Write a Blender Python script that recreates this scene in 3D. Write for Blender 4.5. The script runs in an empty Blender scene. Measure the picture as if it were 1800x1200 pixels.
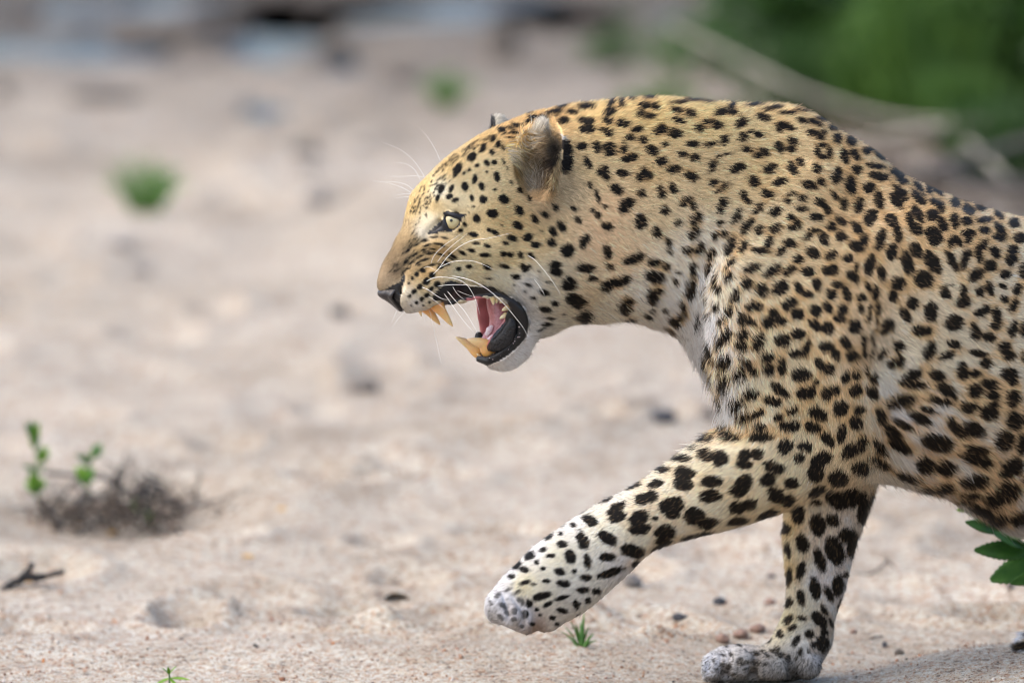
import bpy, math, random, time
import numpy as np
import openvdb
from mathutils import Vector

T0 = time.time()
random.seed(7)
rng = np.random.default_rng(11)
SC = bpy.context.scene
COL = SC.collection

# ------------------------------------------------------------------ camera
CAM_H, CAM_D = 1.40, 10.0
PITCH = math.radians(5.55)
FPX = 14500.0                       # focal length in pixels of the 1800 x 1200 photograph
camd = bpy.data.cameras.new('camera')
camd.sensor_width = 36.0
camd.lens = FPX / 1800.0 * 36.0
camd.clip_start, camd.clip_end = 0.5, 3000.0
camd.dof.use_dof = True
camd.dof.focus_distance = 9.87
camd.dof.aperture_fstop = 3.6
camd.dof.aperture_blades = 9
cam = bpy.data.objects.new('camera', camd)
COL.objects.link(cam)
cam.location = (0.0, -CAM_D, CAM_H)
cam.rotation_euler = (math.pi / 2 - PITCH, 0, 0)
SC.camera = cam

# ------------------------------------------------------------------ sky, sun, exposure
SUN_EL, SUN_AZ = math.radians(55), math.radians(-112)    # azimuth measured from +Y towards +X
world = bpy.data.worlds.new('World')
SC.world = world
world.use_nodes = True
wn = world.node_tree
bg = wn.nodes['Background']
sky = wn.nodes.new('ShaderNodeTexSky')
sky.sky_type = 'NISHITA'
sky.sun_disc = False
sky.sun_elevation = SUN_EL
sky.sun_rotation = SUN_AZ
sky.air_density = 1.0
sky.dust_density = 3.0
sky.ozone_density = 1.0
wn.links.new(sky.outputs['Color'], bg.inputs['Color'])
bg.inputs['Strength'].default_value = 0.15
sund = bpy.data.lights.new('sun', 'SUN')
sund.energy = 0.95
sund.angle = math.radians(85)
sund.color = (1.0, 0.90, 0.74)
sun = bpy.data.objects.new('sun', sund)
COL.objects.link(sun)
sd = Vector((math.sin(SUN_AZ) * math.cos(SUN_EL), math.cos(SUN_AZ) * math.cos(SUN_EL), math.sin(SUN_EL)))
sun.rotation_euler = sd.to_track_quat('Z', 'Y').to_euler()
sun.location = sd * 20
SC.view_settings.view_transform = 'Standard'
SC.view_settings.look = 'None'
SC.view_settings.gamma = 1.0
SC.view_settings.use_curve_mapping = False
SC.view_settings.exposure = 1.34
SC.cycles.use_denoising = True
SC.cycles.use_adaptive_sampling = False
SC.cycles.filter_width = 1.15
SC.cycles.max_bounces = 6
SC.cycles.diffuse_bounces = 3
SC.cycles.sample_clamp_indirect = 6.0

# ------------------------------------------------------------------ pixel <-> place
CP, SP = math.cos(PITCH), math.sin(PITCH)
def ray(px, py):
    """direction (not normalised, depth 1 along the optical axis) through a photo pixel"""
    a = (np.asarray(px, float) - 900.0) / FPX
    b = -(np.asarray(py, float) - 600.0) / FPX
    return a, CP + b * SP, -SP + b * CP
def at(px, py, Y=0.0):
    """the point on the plane y = Y seen at a photo pixel"""
    dx, dy, dz = ray(px, py)
    t = (Y + CAM_D) / dy
    return np.stack([dx * t, np.broadcast_to(Y, np.shape(t)) + 0 * t, CAM_H + dz * t], -1)
def ground_at(px, py, z=0.0):
    dx, dy, dz = ray(px, py)
    t = (z - CAM_H) / dz
    return float(dx * t), float(-CAM_D + dy * t)
def to_px(P):
    x, y, z = P[..., 0], P[..., 1] + CAM_D, P[..., 2] - CAM_H
    depth = y * CP - z * SP
    up = y * SP + z * CP
    return 900 + FPX * x / depth, 600 - FPX * up / depth
M_PX = 1 / 1450.0

# ------------------------------------------------------------------ object helpers
def tag(o, label=None, cat=None, group=None, kind=None):
    if label: o['label'] = label
    if cat: o['category'] = cat
    if group: o['group'] = group
    if kind: o['kind'] = kind
    return o
def link(o, parent=None):
    COL.objects.link(o)
    if parent is not None:
        o.parent = parent
        o.matrix_parent_inverse = parent.matrix_world.inverted() if False else o.matrix_parent_inverse
    return o
def empty(name, loc=(0, 0, 0), **k):
    o = bpy.data.objects.new(name, None)
    o.empty_display_size = 0.05
    COL.objects.link(o)
    o.location = loc
    return tag(o, **k)
def mesh_obj(name, V, F, mat=None, parent=None, smooth=True, loc=None):
    """V in world coordinates; when a parent is given the verts are stored relative to its location"""
    V = np.asarray(V, float)
    off = np.zeros(3)
    if parent is not None:
        off = np.array(world_loc(parent))
    if loc is not None:
        off = off * 0 + np.array(loc)
    me = bpy.data.meshes.new(name)
    me.from_pydata((V - off).tolist(), [], [list(f) for f in F])
    if smooth:
        me.polygons.foreach_set('use_smooth', np.ones(len(me.polygons), bool))
    o = bpy.data.objects.new(name, me)
    if mat is not None: me.materials.append(mat)
    COL.objects.link(o)
    if parent is not None: o.parent = parent
    elif loc is not None: o.location = loc
    return o
def world_loc(o):
    l = Vector((0, 0, 0))
    while o is not None:
        l = l + o.location
        o = o.parent
    return l
def fast_mesh(name, V, Q, smooth=True):
    me = bpy.data.meshes.new(name)
    n = Q.shape[1]
    me.vertices.add(len(V)); me.vertices.foreach_set('co', np.ascontiguousarray(V, np.float32).ravel())
    me.loops.add(Q.size); me.loops.foreach_set('vertex_index', np.ascontiguousarray(Q, np.int32).ravel())
    me.polygons.add(len(Q))
    me.polygons.foreach_set('loop_start', np.arange(0, Q.size, n, dtype=np.int32))
    if smooth: me.polygons.foreach_set('use_smooth', np.ones(len(Q), bool))
    me.update(calc_edges=True)
    me.validate()
    return me
def set_col(me, C, name='Col'):
    a = me.attributes.new(name, 'FLOAT_COLOR', 'POINT')
    C4 = np.ones((len(C), 4), np.float32); C4[:, :C.shape[1]] = C
    a.data.foreach_set('color', C4.ravel())
def lin(r, g, b):
    c = np.array([r, g, b], float) / 255
    return np.where(c <= 0.04045, c / 12.92, ((c + 0.055) / 1.055) ** 2.4)

# ------------------------------------------------------------------ noise in numpy
def _hash(i, j, k, s):
    h = (i * 374761393 + j * 668265263 + k * 2147483647 + s * 974634777) & 0xffffffff
    h = ((h ^ (h >> 13)) * 1274126177) & 0xffffffff
    return ((h ^ (h >> 16)) & 0xffffff) / float(0xffffff)
def vnoise(x, y, z=None, seed=0):
    x = np.asarray(x, float); y = np.asarray(y, float)
    z = np.zeros_like(x) if z is None else np.asarray(z, float)
    i, j, k = np.floor(x).astype(np.int64), np.floor(y).astype(np.int64), np.floor(z).astype(np.int64)
    u, v, w = x - i, y - j, z - k
    u, v, w = [q * q * (3 - 2 * q) for q in (u, v, w)]
    r = 0
    for a in (0, 1):
        for b in (0, 1):
            for c in (0, 1):
                r = r + _hash(i + a, j + b, k + c, seed) * (u if a else 1 - u) * (v if b else 1 - v) * (w if c else 1 - w)
    return r * 2 - 1
def sstep(a, b, x):
    t = np.clip((x - a) / (b - a), 0, 1)
    return t * t * (3 - 2 * t)

# ------------------------------------------------------------------ material helpers
def new_mat(name, rough=0.7, col=None, spec=0.5, **k):
    m = bpy.data.materials.new(name)
    m.use_nodes = True
    p = m.node_tree.nodes['Principled BSDF']
    p.inputs['Roughness'].default_value = rough
    p.inputs['Specular IOR Level'].default_value = spec
    if col is not None: p.inputs['Base Color'].default_value = (*col, 1)
    for kk, v in k.items(): p.inputs[kk.replace('_', ' ')].default_value = v
    return m, m.node_tree.nodes, m.node_tree.links, p
def node(nt, typ, **k):
    n = nt.new(typ)
    for a, v in k.items(): setattr(n, a, v)
    return n
def noisy_mat(name, c0, c1, scale=60, rough=0.7, bump=0.3, bscale=None, spec=0.4, dist=0.002, **k):
    m, N, L, p = new_mat(name, rough, spec=spec, **k)
    tc = node(N, 'ShaderNodeTexCoord')
    n = node(N, 'ShaderNodeTexNoise'); n.inputs['Scale'].default_value = scale; n.inputs['Detail'].default_value = 6
    L.new(tc.outputs['Object'], n.inputs['Vector'])
    r = node(N, 'ShaderNodeValToRGB')
    r.color_ramp.elements[0].color = (*c0, 1); r.color_ramp.elements[0].position = .3
    r.color_ramp.elements[1].color = (*c1, 1); r.color_ramp.elements[1].position = .7
    L.new(n.outputs['Fac'], r.inputs['Fac']); L.new(r.outputs['Color'], p.inputs['Base Color'])
    if bump:
        n2 = node(N, 'ShaderNodeTexNoise'); n2.inputs['Scale'].default_value = bscale or scale * 3; n2.inputs['Detail'].default_value = 5
        L.new(tc.outputs['Object'], n2.inputs['Vector'])
        b = node(N, 'ShaderNodeBump'); b.inputs['Strength'].default_value = bump; b.inputs['Distance'].default_value = dist
        L.new(n2.outputs['Fac'], b.inputs['Height']); L.new(b.outputs['Normal'], p.inputs['Normal'])
    return m
# ------------------------------------------------------------------ the leopard's markings, with some shade painted among them
# one row per blob: x, y, half length, half width, turn (degrees, clockwise); every block has its own origin and scale
SPOTS = []
def blk(x0, y0, s, rows):
    for r in rows:
        r = tuple(r) + (0,) * (5 - len(r))
        SPOTS.append((x0 + r[0] / s, y0 + r[1] / s, r[2] / s, (r[3] or r[2]) / s, r[4]))
# face
blk(640, 160, 4.0, [(757,467,33,28,-50),(655,557,52,25,-60),(835,405,36,20,-60),(897,433,22,17,60),(941,378,24,18,-60),(905,342,26,18,-60),
 (975,405,20,13,60),(965,280,32,18,10),(1075,250,42,14,15),(1065,297,42,12,-5),(1035,330,38,7),(865,508,25,18,60),(913,502,18,18),
 (980,500,18,9,60),(1008,548,16,7,65),(795,526,14,14),(739,557,13,13),(700,583,14,11,-60),(862,570,10,8,50),(932,603,33,20,80),
 (776,622,34,20,-70),(825,670,30,22,60),(709,675,34,22,80),(612,690,32,16,-70),(600,740,26,18,-30),(640,768,26,15,-20),
 (540,690,36,20,-65),(515,755,28,14,-70),(757,752,22,16,80),(838,762,26,26),(980,762,36,32,60),(918,695,12,10),(1035,645,20,9,65),
 (1088,697,24,16,60),(1160,760,26,14,60),(790,897,32,26,70),(905,862,42,28,5),(1088,840,38,28,60),(1197,900,30,22,60),(1265,868,34,20,35),
 (1340,822,24,17,60),(1385,955,38,24,50),(1325,990,38,22,65),(1075,945,40,26,30),(970,945,10,7,30),(880,978,20,14,40),(920,995,32,18,30),
 (710,938,18,13,40),(678,980,18,13),(765,1010,34,18,10),(1150,1028,32,28,-30),(1035,1035,36,20,20),(990,1070,22,14,10),
 (1245,988,14,8),(770,815,12,8),(1330,155,60,14,-15),(1400,122,40,9,-20),(1185,190,40,14),(1170,222,40,18,10),(1150,165,30,8,-10),(1405,213,34,20,15)])
# muzzle and cheek
blk(640, 420, 5.0, [(545,370,40,28,-30),(490,418,26,24,-30),(437,460,24,20,-40),(398,500,18,14,-50),(595,320,30,24,-20),(515,280,22,20),
 (460,312,20,20),(420,347,16,18),(390,388,12,12),(520,185,36,12,-20),(480,230,18,8,-20),(360,200,22,10,-40),(640,400,30,24,-20),
 (585,440,30,20,-35),(550,490,26,22,-30),(505,527,22,18,-30),(458,557,16,14),(412,582,9,7),(625,525,22,18,-20),(572,553,14,14),(515,583,9,7),
 (1065,140,50,18),(1225,135,34,22,5),(1280,138,34,22,5),(1370,138,32,26,70),(1465,145,34,18,40),(1390,240,28,24,60),(1440,245,30,22,-30),(1415,272,26,20),
 (1240,240,52,18,12),(1080,245,40,22,20),(920,240,30,18),(828,260,22,18,20),(780,150,48,15,35),(865,125,36,14,30),(940,98,34,16,15),
 (985,38,30,14),(1080,60,32,18,10),(1330,330,34,24,10),(1095,345,30,8,5),(1445,400,32,14,10),(1320,405,12,8),(1410,457,12,8),
 (1485,515,28,16),(1590,610,52,28,10),(1580,465,44,26,20),(1615,375,24,9),(1670,560,30,18,10),(1625,690,38,13,5),(1600,745,42,15,-8),
 (1550,790,40,10,-25),(1745,650,13,9),(1670,230,50,30,-5),(1682,285,46,34,20),(1780,100,50,56,60),(1790,385,52,52,60),(1790,520,28,40),
 (1505,52,44,26,10),(1530,280,12,7),(1640,30,40,34,60),(690,60,26,9,20),(620,120,30,8,15),(560,110,26,7,10),(720,210,36,16,30),(670,250,30,16,-10),(530,118,20,8,10)])
# neck and withers
blk(1000, 150, 3.6, [(115,105,45,12),(110,150,52,18),(20,180,34,14,5),(220,85,30,9),(258,135,28,18,-60),(260,180,36,20,-20),(330,130,24,20,70),
 (385,95,26,16,10),(245,230,28,18,30),(345,245,40,22,10),(240,298,40,22,25),(110,232,48,20),(90,285,22,20),(128,278,32,26,-10),
 (505,90,42,14,-10),(480,140,32,18),(548,145,24,20,20),(455,190,34,18,40),(515,200,28,16),(435,283,32,16),(390,333,28,20,20),
 (465,347,24,22),(347,412,24,24),(345,362,9,9),(85,388,32,24),(178,395,32,22,75),(255,392,36,26,-10),(258,425,32,26,10),(365,468,32,22),(405,455,24,24),
 (120,490,36,18,60),(525,412,34,28,20),(605,378,18,16),(585,483,30,26,-40),(560,292,28,22),(592,278,26,26,-40),(668,306,38,28,10),(198,552,22,20),(232,560,42,22,80),
 (340,557,36,22,10),(450,585,26,22),(478,548,28,22,50),(505,572,22,20),(660,530,40,22,-5),(755,570,28,24),(785,582,26,28),(300,657,40,28,20),
 (135,632,22,13,80),(180,700,40,14,75),(457,680,22,24),(585,678,36,24,80),(657,655,32,20,80),(230,768,14,10,80),(148,790,15,15),
 (185,822,20,20),(30,780,20,14,40),(55,848,24,18,50),(362,755,50,32,-55),(603,790,26,26),(690,870,24,18,-60),(715,752,20,18),(748,720,30,16,-25),(785,760,30,18,75),
 (453,860,44,36,85),(555,930,34,26,70),(225,885,22,18),(250,892,22,22),(95,985,46,26,-60),(243,1045,40,24,80),(627,990,30,18,65),(640,1048,16,14),
 (805,840,36,26,-40),(790,875,20,18),(790,930,42,28,-50),(752,1045,32,22),(825,1030,38,26,-55),(408,1095,58,26,-20),(105,1155,56,24,5),(260,1145,24,18),
 (540,1118,42,24,-5),(610,1140,24,20),(905,1070,40,24,-60),(675,170,36,18,10),(765,185,30,20,20),(693,228,40,18,25),
 (820,275,32,24),(868,240,26,16,20),(930,255,44,24,20),(690,122,50,9,-5),(790,112,50,9,5),(880,120,40,8),(960,180,44,18,-10),(1018,150,28,18,-40),(1030,185,30,16,10),
 (1080,245,38,26,-30),(1225,215,44,22,10),(1175,138,48,11,-8),(1280,160,60,13,-10),(1380,185,54,12,-5),(1275,105,30,9,20),(1435,130,50,15,15),
 (1470,170,44,7,5),(1550,140,48,11,20),(1600,190,50,11,30),(1470,232,34,20,15),(1550,242,42,16,25),(1590,222,40,10,15),(1335,265,34,26,-20),(1385,270,40,18,25),(1325,290,24,12),
 (1540,308,34,20,10),(1580,330,34,20,15),(1568,425,38,16,80),(1600,385,36,14),(1642,425,36,16,80),(1605,462,32,16),(1605,300,20,14),
 (1690,345,32,24,60),(1775,360,34,24,40),(1660,272,28,20,20),(1765,300,50,14,30),(1740,455,44,24,75),(1795,430,26,18),(1095,330,30,24,-50),(1140,300,22,12),(1190,318,30,18,15),
 (1325,395,36,26,75),(1410,360,34,24,20),(1398,408,30,20,10),(1350,410,14,12),(880,378,28,16,-10),(920,368,22,13,-30),(975,352,34,22,-70),(715,437,30,18,15),
 (795,460,32,24,-15),(775,375,40,20),(900,515,40,20,-75),(945,455,36,9,-35),(1000,437,26,8),(1062,525,50,28,-30),(1120,408,34,18,5),(1188,448,30,18),
 (1228,425,32,24,15),(1270,530,46,26,-20),(1462,495,30,22,30),(1415,530,42,26,60),(1567,530,30,24,50),(1592,612,26,22,50),(1690,575,46,28,-80),
 (1515,632,44,24,15),(1775,640,48,28,70),(910,617,30,22,5),(990,635,34,16,-30),(950,665,26,14,-20),(1168,600,32,22,20),(1170,625,32,18,10),(1335,613,42,24,-20),
 (1098,692,28,22,60),(1128,735,24,18,30),(1240,685,24,28),(1270,695,22,24),(968,762,50,26,-70),(1060,828,48,22,-65),(1195,780,46,22,-45),
 (1305,797,42,24,-35),(1405,690,30,12,-20),(1475,715,26,22),(1475,785,32,20,5),(1380,735,26,16,40),(1590,740,34,24,10),(1630,785,36,20,60),
 (1680,700,32,18,60),(1735,750,36,24,70),(1565,838,40,26),(1720,860,40,22,45),(1660,895,28,26),(1405,840,28,20,30),(1420,898,44,18,-10),
 (1445,870,26,16,-40),(1303,905,38,28,-35),(1203,918,32,22,-60),(1123,895,56,24,-50),(950,870,22,18),(925,950,28,18,-60),(983,940,24,20),
 (1510,955,34,20,-40),(1560,920,34,12),(1612,975,44,28,60),(1720,960,36,28,10),(1022,1025,60,28,-70),(1105,1020,40,26,-65),(1262,1000,44,22,-70),
 (1205,1050,54,18,5),(1395,1000,38,26,20),(1340,1050,44,20,-40),(1450,1100,30,26),(1540,1060,42,30,20),(1660,1075,38,26,-20),(1765,1095,32,28)])
# back
blk(1400, 150, 3.0, [(370,288,34,14,15),(365,352,24,20),(400,348,28,9,10),(445,375,32,20,20),(412,430,44,14,10),(430,483,48,20,10),(310,380,24,16,40),
 (316,448,26,22,20),(378,543,32,28,10),(285,530,44,24,80),(433,605,42,22,75),(327,636,38,24,-75),(390,700,44,30,-65),(530,425,30,14,50),
 (525,470,38,18,35),(550,507,30,16,25),(605,470,36,14,20),(525,610,46,22,55),(545,575,46,22,50),(635,540,36,13,45),(640,600,46,18,45),
 (662,580,20,7,60),(690,545,34,14,75),(730,555,42,14,45),(760,530,44,14,25),(870,597,36,16,30),(735,630,40,16,30),(755,645,34,16,70),(637,680,46,22,55),
 (714,687,30,28),(768,733,36,20,65),(598,715,36,20,80),(630,758,42,24,40),(725,797,46,36,50),(500,715,34,24,40),(532,775,54,18,80),
 (442,815,48,24,-75),(502,880,40,26,-75),(320,755,36,22,50),(352,825,36,22,-80),(315,850,36,26,30),(630,872,38,28,50),(582,935,60,26,70),
 (712,930,60,30,60),(385,945,50,26,-75),(447,990,40,20,80),(670,1022,44,40),(535,1045,34,28,-30),(830,625,28,22,40),(900,660,32,22,35),
 (965,650,30,18,20),(1000,622,34,9,15),(1060,690,28,14,35),(1105,672,54,7,18),(1175,675,30,7,15),(830,715,36,20,80),(893,720,28,20,10),(905,785,34,22),(902,815,20,18),
 (820,822,34,18,-70),(848,820,34,16,50),(820,928,52,22,60),(888,915,52,22,-75),(985,715,38,14,-5),(988,768,28,18,10),(1070,765,38,18,50),
 (1065,805,32,20,20),(1143,733,28,26),(1175,810,30,24),(978,848,34,20,-45),(960,895,40,18,80),(1045,880,34,20,60),(1020,953,28,28),
 (945,1000,40,26,-35),(1135,870,26,22),(1128,922,26,30),(1098,998,28,22,20),(1190,980,20,36)])
# shoulder
blk(1100, 450, 3.428, [(170,120,54,32,10),(158,240,34,40),(198,210,30,20,-20),(130,355,28,16,35),(160,320,14,12),(235,320,16,14),(318,98,15,13),(302,147,17,15),
 (408,80,46,22,85),(392,190,56,30,-80),(345,295,42,18,75),(330,360,36,20,-35),(300,390,36,26,30),(270,440,34,10,35),(310,510,30,9,60),(435,390,48,12,-80),(500,80,46,18,-80),
 (475,200,28,11,-60),(497,270,28,15,85),(550,150,40,13,-75),(562,200,22,20),(623,130,34,20,-60),(633,48,40,16,-50),(552,305,28,14,-65),(500,362,18,22),
 (622,335,36,22,-75),(580,395,28,16,-50),(660,240,40,26,-70),(727,160,36,28,-60),(755,75,50,22,-25),(875,95,56,24,-30),(985,85,42,22,-30),
 (820,207,40,32,40),(925,195,48,38,-40),(1042,195,40,22,60),(1095,228,32,22,10),(1148,170,36,24,70),(1095,95,38,28),(1212,90,28,26),(1250,82,28,28),
 (1365,120,44,26,50),(1390,75,36,14,-80),(1275,172,34,22,10),(1328,225,50,24,75),(1240,233,30,30),(755,300,32,30),(795,303,34,24,20),(985,290,44,32,-25),
 (1033,348,36,34),(1142,330,34,32),(1218,310,34,22,50),(1303,335,46,28,-70),(1288,378,32,24),(708,380,32,34),(755,395,34,20,30),(890,345,30,26,20),
 (860,395,38,34,-20),(932,390,34,24,20),(1140,415,42,26,40),(1215,432,38,32,30),(612,475,40,28,-75),(575,518,38,20,-75),(708,475,32,28),
 (700,540,34,26),(800,510,52,30,-70),(942,508,42,36),(1038,470,36,30),(1040,585,54,22,-5),(1092,545,48,20,-80),(1210,545,46,28,10),(1267,598,36,26,60),
 (1325,520,40,26,60),(1365,605,36,28),(525,580,56,17,75),(490,625,40,13,75),(605,630,44,34,-60),(725,640,34,26,50),(765,682,32,24,50),
 (685,710,38,34,-50),(855,610,42,28),(938,660,50,26,85),(860,682,36,30),(1172,652,40,24,60),(1222,682,34,32),(1055,715,54,36,-10),(1325,730,36,26,-70),
 (1385,715,24,24),(607,755,48,28,85),(540,735,46,11,85),(755,825,44,32,15),(683,885,38,32,-50),(925,805,58,26,35),(885,872,48,26,20),
 (1145,755,20,17),(1068,825,36,36),(1112,815,30,34),(1212,828,30,36),(1252,805,36,28),(1380,810,34,30),(595,870,50,11,75),(1295,915,44,42,-45),
 (775,955,42,20,-25),(722,970,38,24,-25),(810,940,22,20),(920,970,30,22,-30),(1003,930,34,20,-20),(1155,945,54,34,20),(1130,1028,42,30,20),(990,1022,62,30,-5),
 (1405,925,32,24),(1385,1002,40,34,40),(605,1042,46,11,-20),(645,1085,54,26,5),(810,1030,40,20,10),(815,1085,62,26,-5),(500,1110,42,14,-5),
 (1218,1100,46,30,50),(1300,1065,52,26,-80),(960,1140,42,36),(1085,1150,38,24,20)])
# throat
blk(980, 440, 7.5, [(455,365,60,36,5),(130,440,66,60,-30),(135,475,95,40),(215,610,105,42,10),(240,690,90,60,20),(310,675,70,36,-10),(360,850,95,74,-20),(250,885,46,20,20),(660,460,76,64,-30),(740,420,70,40),
 (860,390,96,56,-20),(890,725,70,86),(935,655,62,50),(920,905,90,34,-15)])
# behind the shoulder
blk(1500, 500, 6.0, [(90,140,44,40,-40),(70,250,55,28,85),(160,30,60,26,70),(235,90,70,34,-85),(180,250,60,17,-80),(155,350,60,24,-75),(262,260,66,30,-85),
 (240,400,70,15,88),(10,440,60,70),(365,425,62,60),(330,490,50,36,-30),(195,550,60,20,-80),(105,600,56,28,-80),(110,720,56,22,85),(215,650,50,13,88),
 (185,740,54,16,-80),(300,725,76,32,-50),(475,645,58,48,-40),(400,825,56,44,-10),(490,800,44,58),(20,760,28,46),(35,955,34,44),(30,1110,44,60),
 (140,920,50,17,80),(215,990,40,54),(205,1140,48,66),(140,1110,50,15,85),(415,120,46,60),(470,25,60,34,10),(740,10,60,24,10),(620,195,60,60),
 (545,310,80,42,60),(815,285,92,64,85),(680,480,48,50),(770,490,44,46),(725,525,60,20),(965,90,66,44,60),(1010,5,50,12),(1160,80,70,32,80),
 (1160,185,78,52,-10),(1335,75,44,50),(1430,40,66,38,80),(1565,20,40,26,20),(1590,150,46,34,40),(1725,50,60,42,-70),(1680,230,60,40,-50),(1708,200,30,54),
 (1360,280,80,48,-30),(1510,330,80,48,80),(1500,430,48,44),(1060,405,88,74,-20),(1280,500,80,48,75),(1425,550,58,46),(1680,470,80,44,-75),
 (1790,480,38,64),(800,690,100,54,-70),(1055,625,62,42,20),(985,745,74,36,-20),(1310,720,90,34,8),(1395,830,56,50),(1140,880,54,66),
 (1160,950,56,42),(1280,935,50,38),(1590,665,60,62),(1630,740,68,48,30),(1790,770,24,40),(610,960,110,54,-30),(680,1055,90,34,-5),(560,1055,56,24,10),
 (885,950,80,52,25),(990,1110,100,54,30),(860,1180,60,24,20),(1640,940,80,64,20),(1680,1025,50,36),(1285,1110,66,70),(1430,1050,84,44,30),
 (1470,1160,64,46,10),(1690,1180,60,64),(520,1185,110,36,-10)])
# flank, belly, elbow
blk(1400, 600, 3.0, [(550,315,76,24,-12),(690,355,44,15,20),(650,395,56,24,25),(560,430,56,17,25),(440,395,38,22,80),(505,470,50,26,30),(550,540,54,28,30),
 (435,555,46,26,45),(440,630,60,20,25),(760,310,60,17,10),(740,520,74,40,10),(930,455,56,34,25),(845,455,58,24,40),(815,402,18,11,50),
 (680,640,48,38,20),(790,655,48,34,20),(955,565,60,24,15),(945,612,68,26,20),(1000,635,34,24,20),(590,700,60,18,15),(690,760,36,17,10),(785,755,44,26,-5),
 (940,725,70,34,-5),(925,795,54,16,5),(880,825,46,9),(1050,820,46,36),(1125,770,50,36,20),(1080,800,50,40,-20),(980,870,60,22,20),(1060,915,50,28,15),
 (1175,915,44,32,-5),(1135,660,56,42,-30),(910,345,44,26),(1010,370,46,34,-10),(1035,330,26,18),(945,255,36,30,20),(1020,225,40,26,30),(1140,300,32,38),(1145,410,42,38,40),
 (1095,515,48,44,-60),(1190,540,28,50),(1195,80,10,24),(45,555,40,22,5),(15,610,30,26),(130,620,52,32,-25),(100,690,38,42),(220,715,46,38,-15),
 (275,575,38,28,-50),(335,545,40,28,-60),(335,660,40,32),(110,785,46,20,-25),(215,830,58,42,30),(285,820,40,46),(340,830,24,40),(105,845,30,14)])
# raised foreleg
blk(840, 760, 3.157, [(1410,22,50,24,5),(1570,25,60,20),(1285,45,42,15,-10),(1205,95,22,8,-10),(1140,147,50,17),(1265,130,36,34),(1345,145,44,40),
 (1480,130,38,30,-30),(1550,120,40,28),(1480,175,42,24),(1645,190,56,30,15),(1610,258,42,34,-20),(1150,225,56,32,5),(1145,285,50,36),(1300,270,54,32,-5),
 (1295,350,58,34,-5),(1475,280,52,40,-30),(1450,320,44,34),(1025,207,42,17),(990,285,40,22,-20),(895,262,50,15,-30),(860,300,46,15,-20),(915,372,40,30),(965,355,36,30,-10),
 (1060,405,50,40,-10),(1100,400,40,44),(1080,450,40,28),(1440,412,40,32,-15),(1505,395,40,30,-20),(1655,340,40,42,-60),(1740,280,40,28),(1720,370,40,32),(1205,460,54,44),(1270,500,58,30,-8),
 (1445,485,56,22,-10),(1610,450,54,26,-20),(1430,530,50,9,-18),(1700,85,36,34),(770,420,58,24,-30),(775,465,44,32,-20),(895,475,54,38,-30),(900,530,56,34,-10),
 (985,475,15,13),(1040,550,56,40),(1030,600,44,20,-10),(1220,570,84,17,-12),(715,370,38,17,-25),(580,440,36,11,-25),(625,490,40,26,20),(535,515,17,13),
 (470,505,30,18,-30),(580,598,52,30,70),(720,585,54,32,25),(860,655,62,34,10),(400,580,26,13,-30),(465,562,15,11),(470,620,30,18,-10),
 (365,650,20,13,-20),(405,685,24,11),(295,685,32,20,-40),(515,690,36,28,70),(610,715,40,18,85),(715,690,44,22),(890,725,40,17,-15),(1010,635,50,14,-15),
 (735,775,72,20,-20),(600,803,32,17),(535,768,13,11),(455,770,28,18,10),(475,835,34,20),(330,720,15,13),(225,735,30,16,-40),(260,760,26,17,10),
 (190,797,20,13),(365,755,17,11),(380,822,22,11),(265,830,30,12,-20),(310,840,17,7),(585,870,36,16,-5),(658,878,24,17),(355,905,56,20,-15),
 (465,915,40,12,-15),(240,935,26,16,40),(390,950,30,12,-30),(545,950,17,26),(610,930,17,15),(470,985,30,14,15),(415,1025,17,13),(205,990,15,18),
 (265,1005,17,20),(200,1035,17,11),(245,1075,15,11),(285,945,18,22)])
# standing foreleg; the first blobs paint the shade at its top
blk(1200, 840, 3.0, [(900,95,40,40),(945,120,24,50),(990,130,16,50),(940,190,24,40),(612,190,50,32,80),(545,265,28,30),(715,245,50,38,75),(790,220,34,26,40),(870,300,42,34),
 (900,365,50,34,-75),(800,380,66,42,70),(635,340,46,30,75),(560,380,40,16,80),(725,430,54,26,70),(625,485,48,22,-75),(565,515,50,14,-85),
 (815,560,52,28,-85),(700,580,52,26,80),(768,605,42,18,65),(860,505,20,12),(625,630,42,20,80),(560,655,30,20,-60),(835,660,40,17,-70),
 (745,695,28,13,60),(720,745,44,28,50),(560,745,32,17,-50),(632,738,24,13,15),(778,760,26,9,70),(578,788,26,13,-25),(515,822,18,20),
 (598,858,30,17,-60),(670,820,22,20),(745,810,18,20),(735,870,30,40),(460,858,18,9,-50),(690,880,13,18),(500,920,40,13,20),(430,915,15,9),
 (390,930,17,9),(555,950,15,22),(255,930,11,11),(330,975,26,11,-10),(210,980,11,11),(240,1000,13,9),(390,970,28,14,10),(620,920,15,20)])
blk(1210, 1060, 6.0, [(450,540,22,24),(360,635,22,22),(440,660,20,24),(545,600,40,24,-60),(690,625,30,14),(720,525,40,17,20),(770,500,22,13),(830,550,34,17,30),(900,510,50,17,35),(960,550,40,15,40),
 (940,470,34,13,30),(1060,580,40,20,80),(1140,575,20,15),(540,440,30,13,20),(400,455,18,10),(360,540,24,9),(800,640,40,19,-20),(1190,500,34,22,70),(1265,500,24,13,80),(1310,440,40,22,75),(1405,440,70,40,80),
 (1440,300,36,28,70),(300,690,20,12),(600,690,26,12,-20),(480,745,30,10,-10),(370,715,24,10,10),(270,600,14,22)])
blk(840, 760, 3.157, [(140,960,26,12,40),(110,905,20,10,-50),(165,1000,18,12,30),(130,1020,22,10,40),(300,1060,16,10),(330,980,14,12),(345,1010,12,10),(75,940,16,8,50),(170,870,22,9,-30),(225,880,18,8,-30),(440,1060,14,10),(560,1010,14,10)])
blk(0, 0, 1.0, [(1797,1134,6,12,80),(1812,1118,8,10)])
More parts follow.
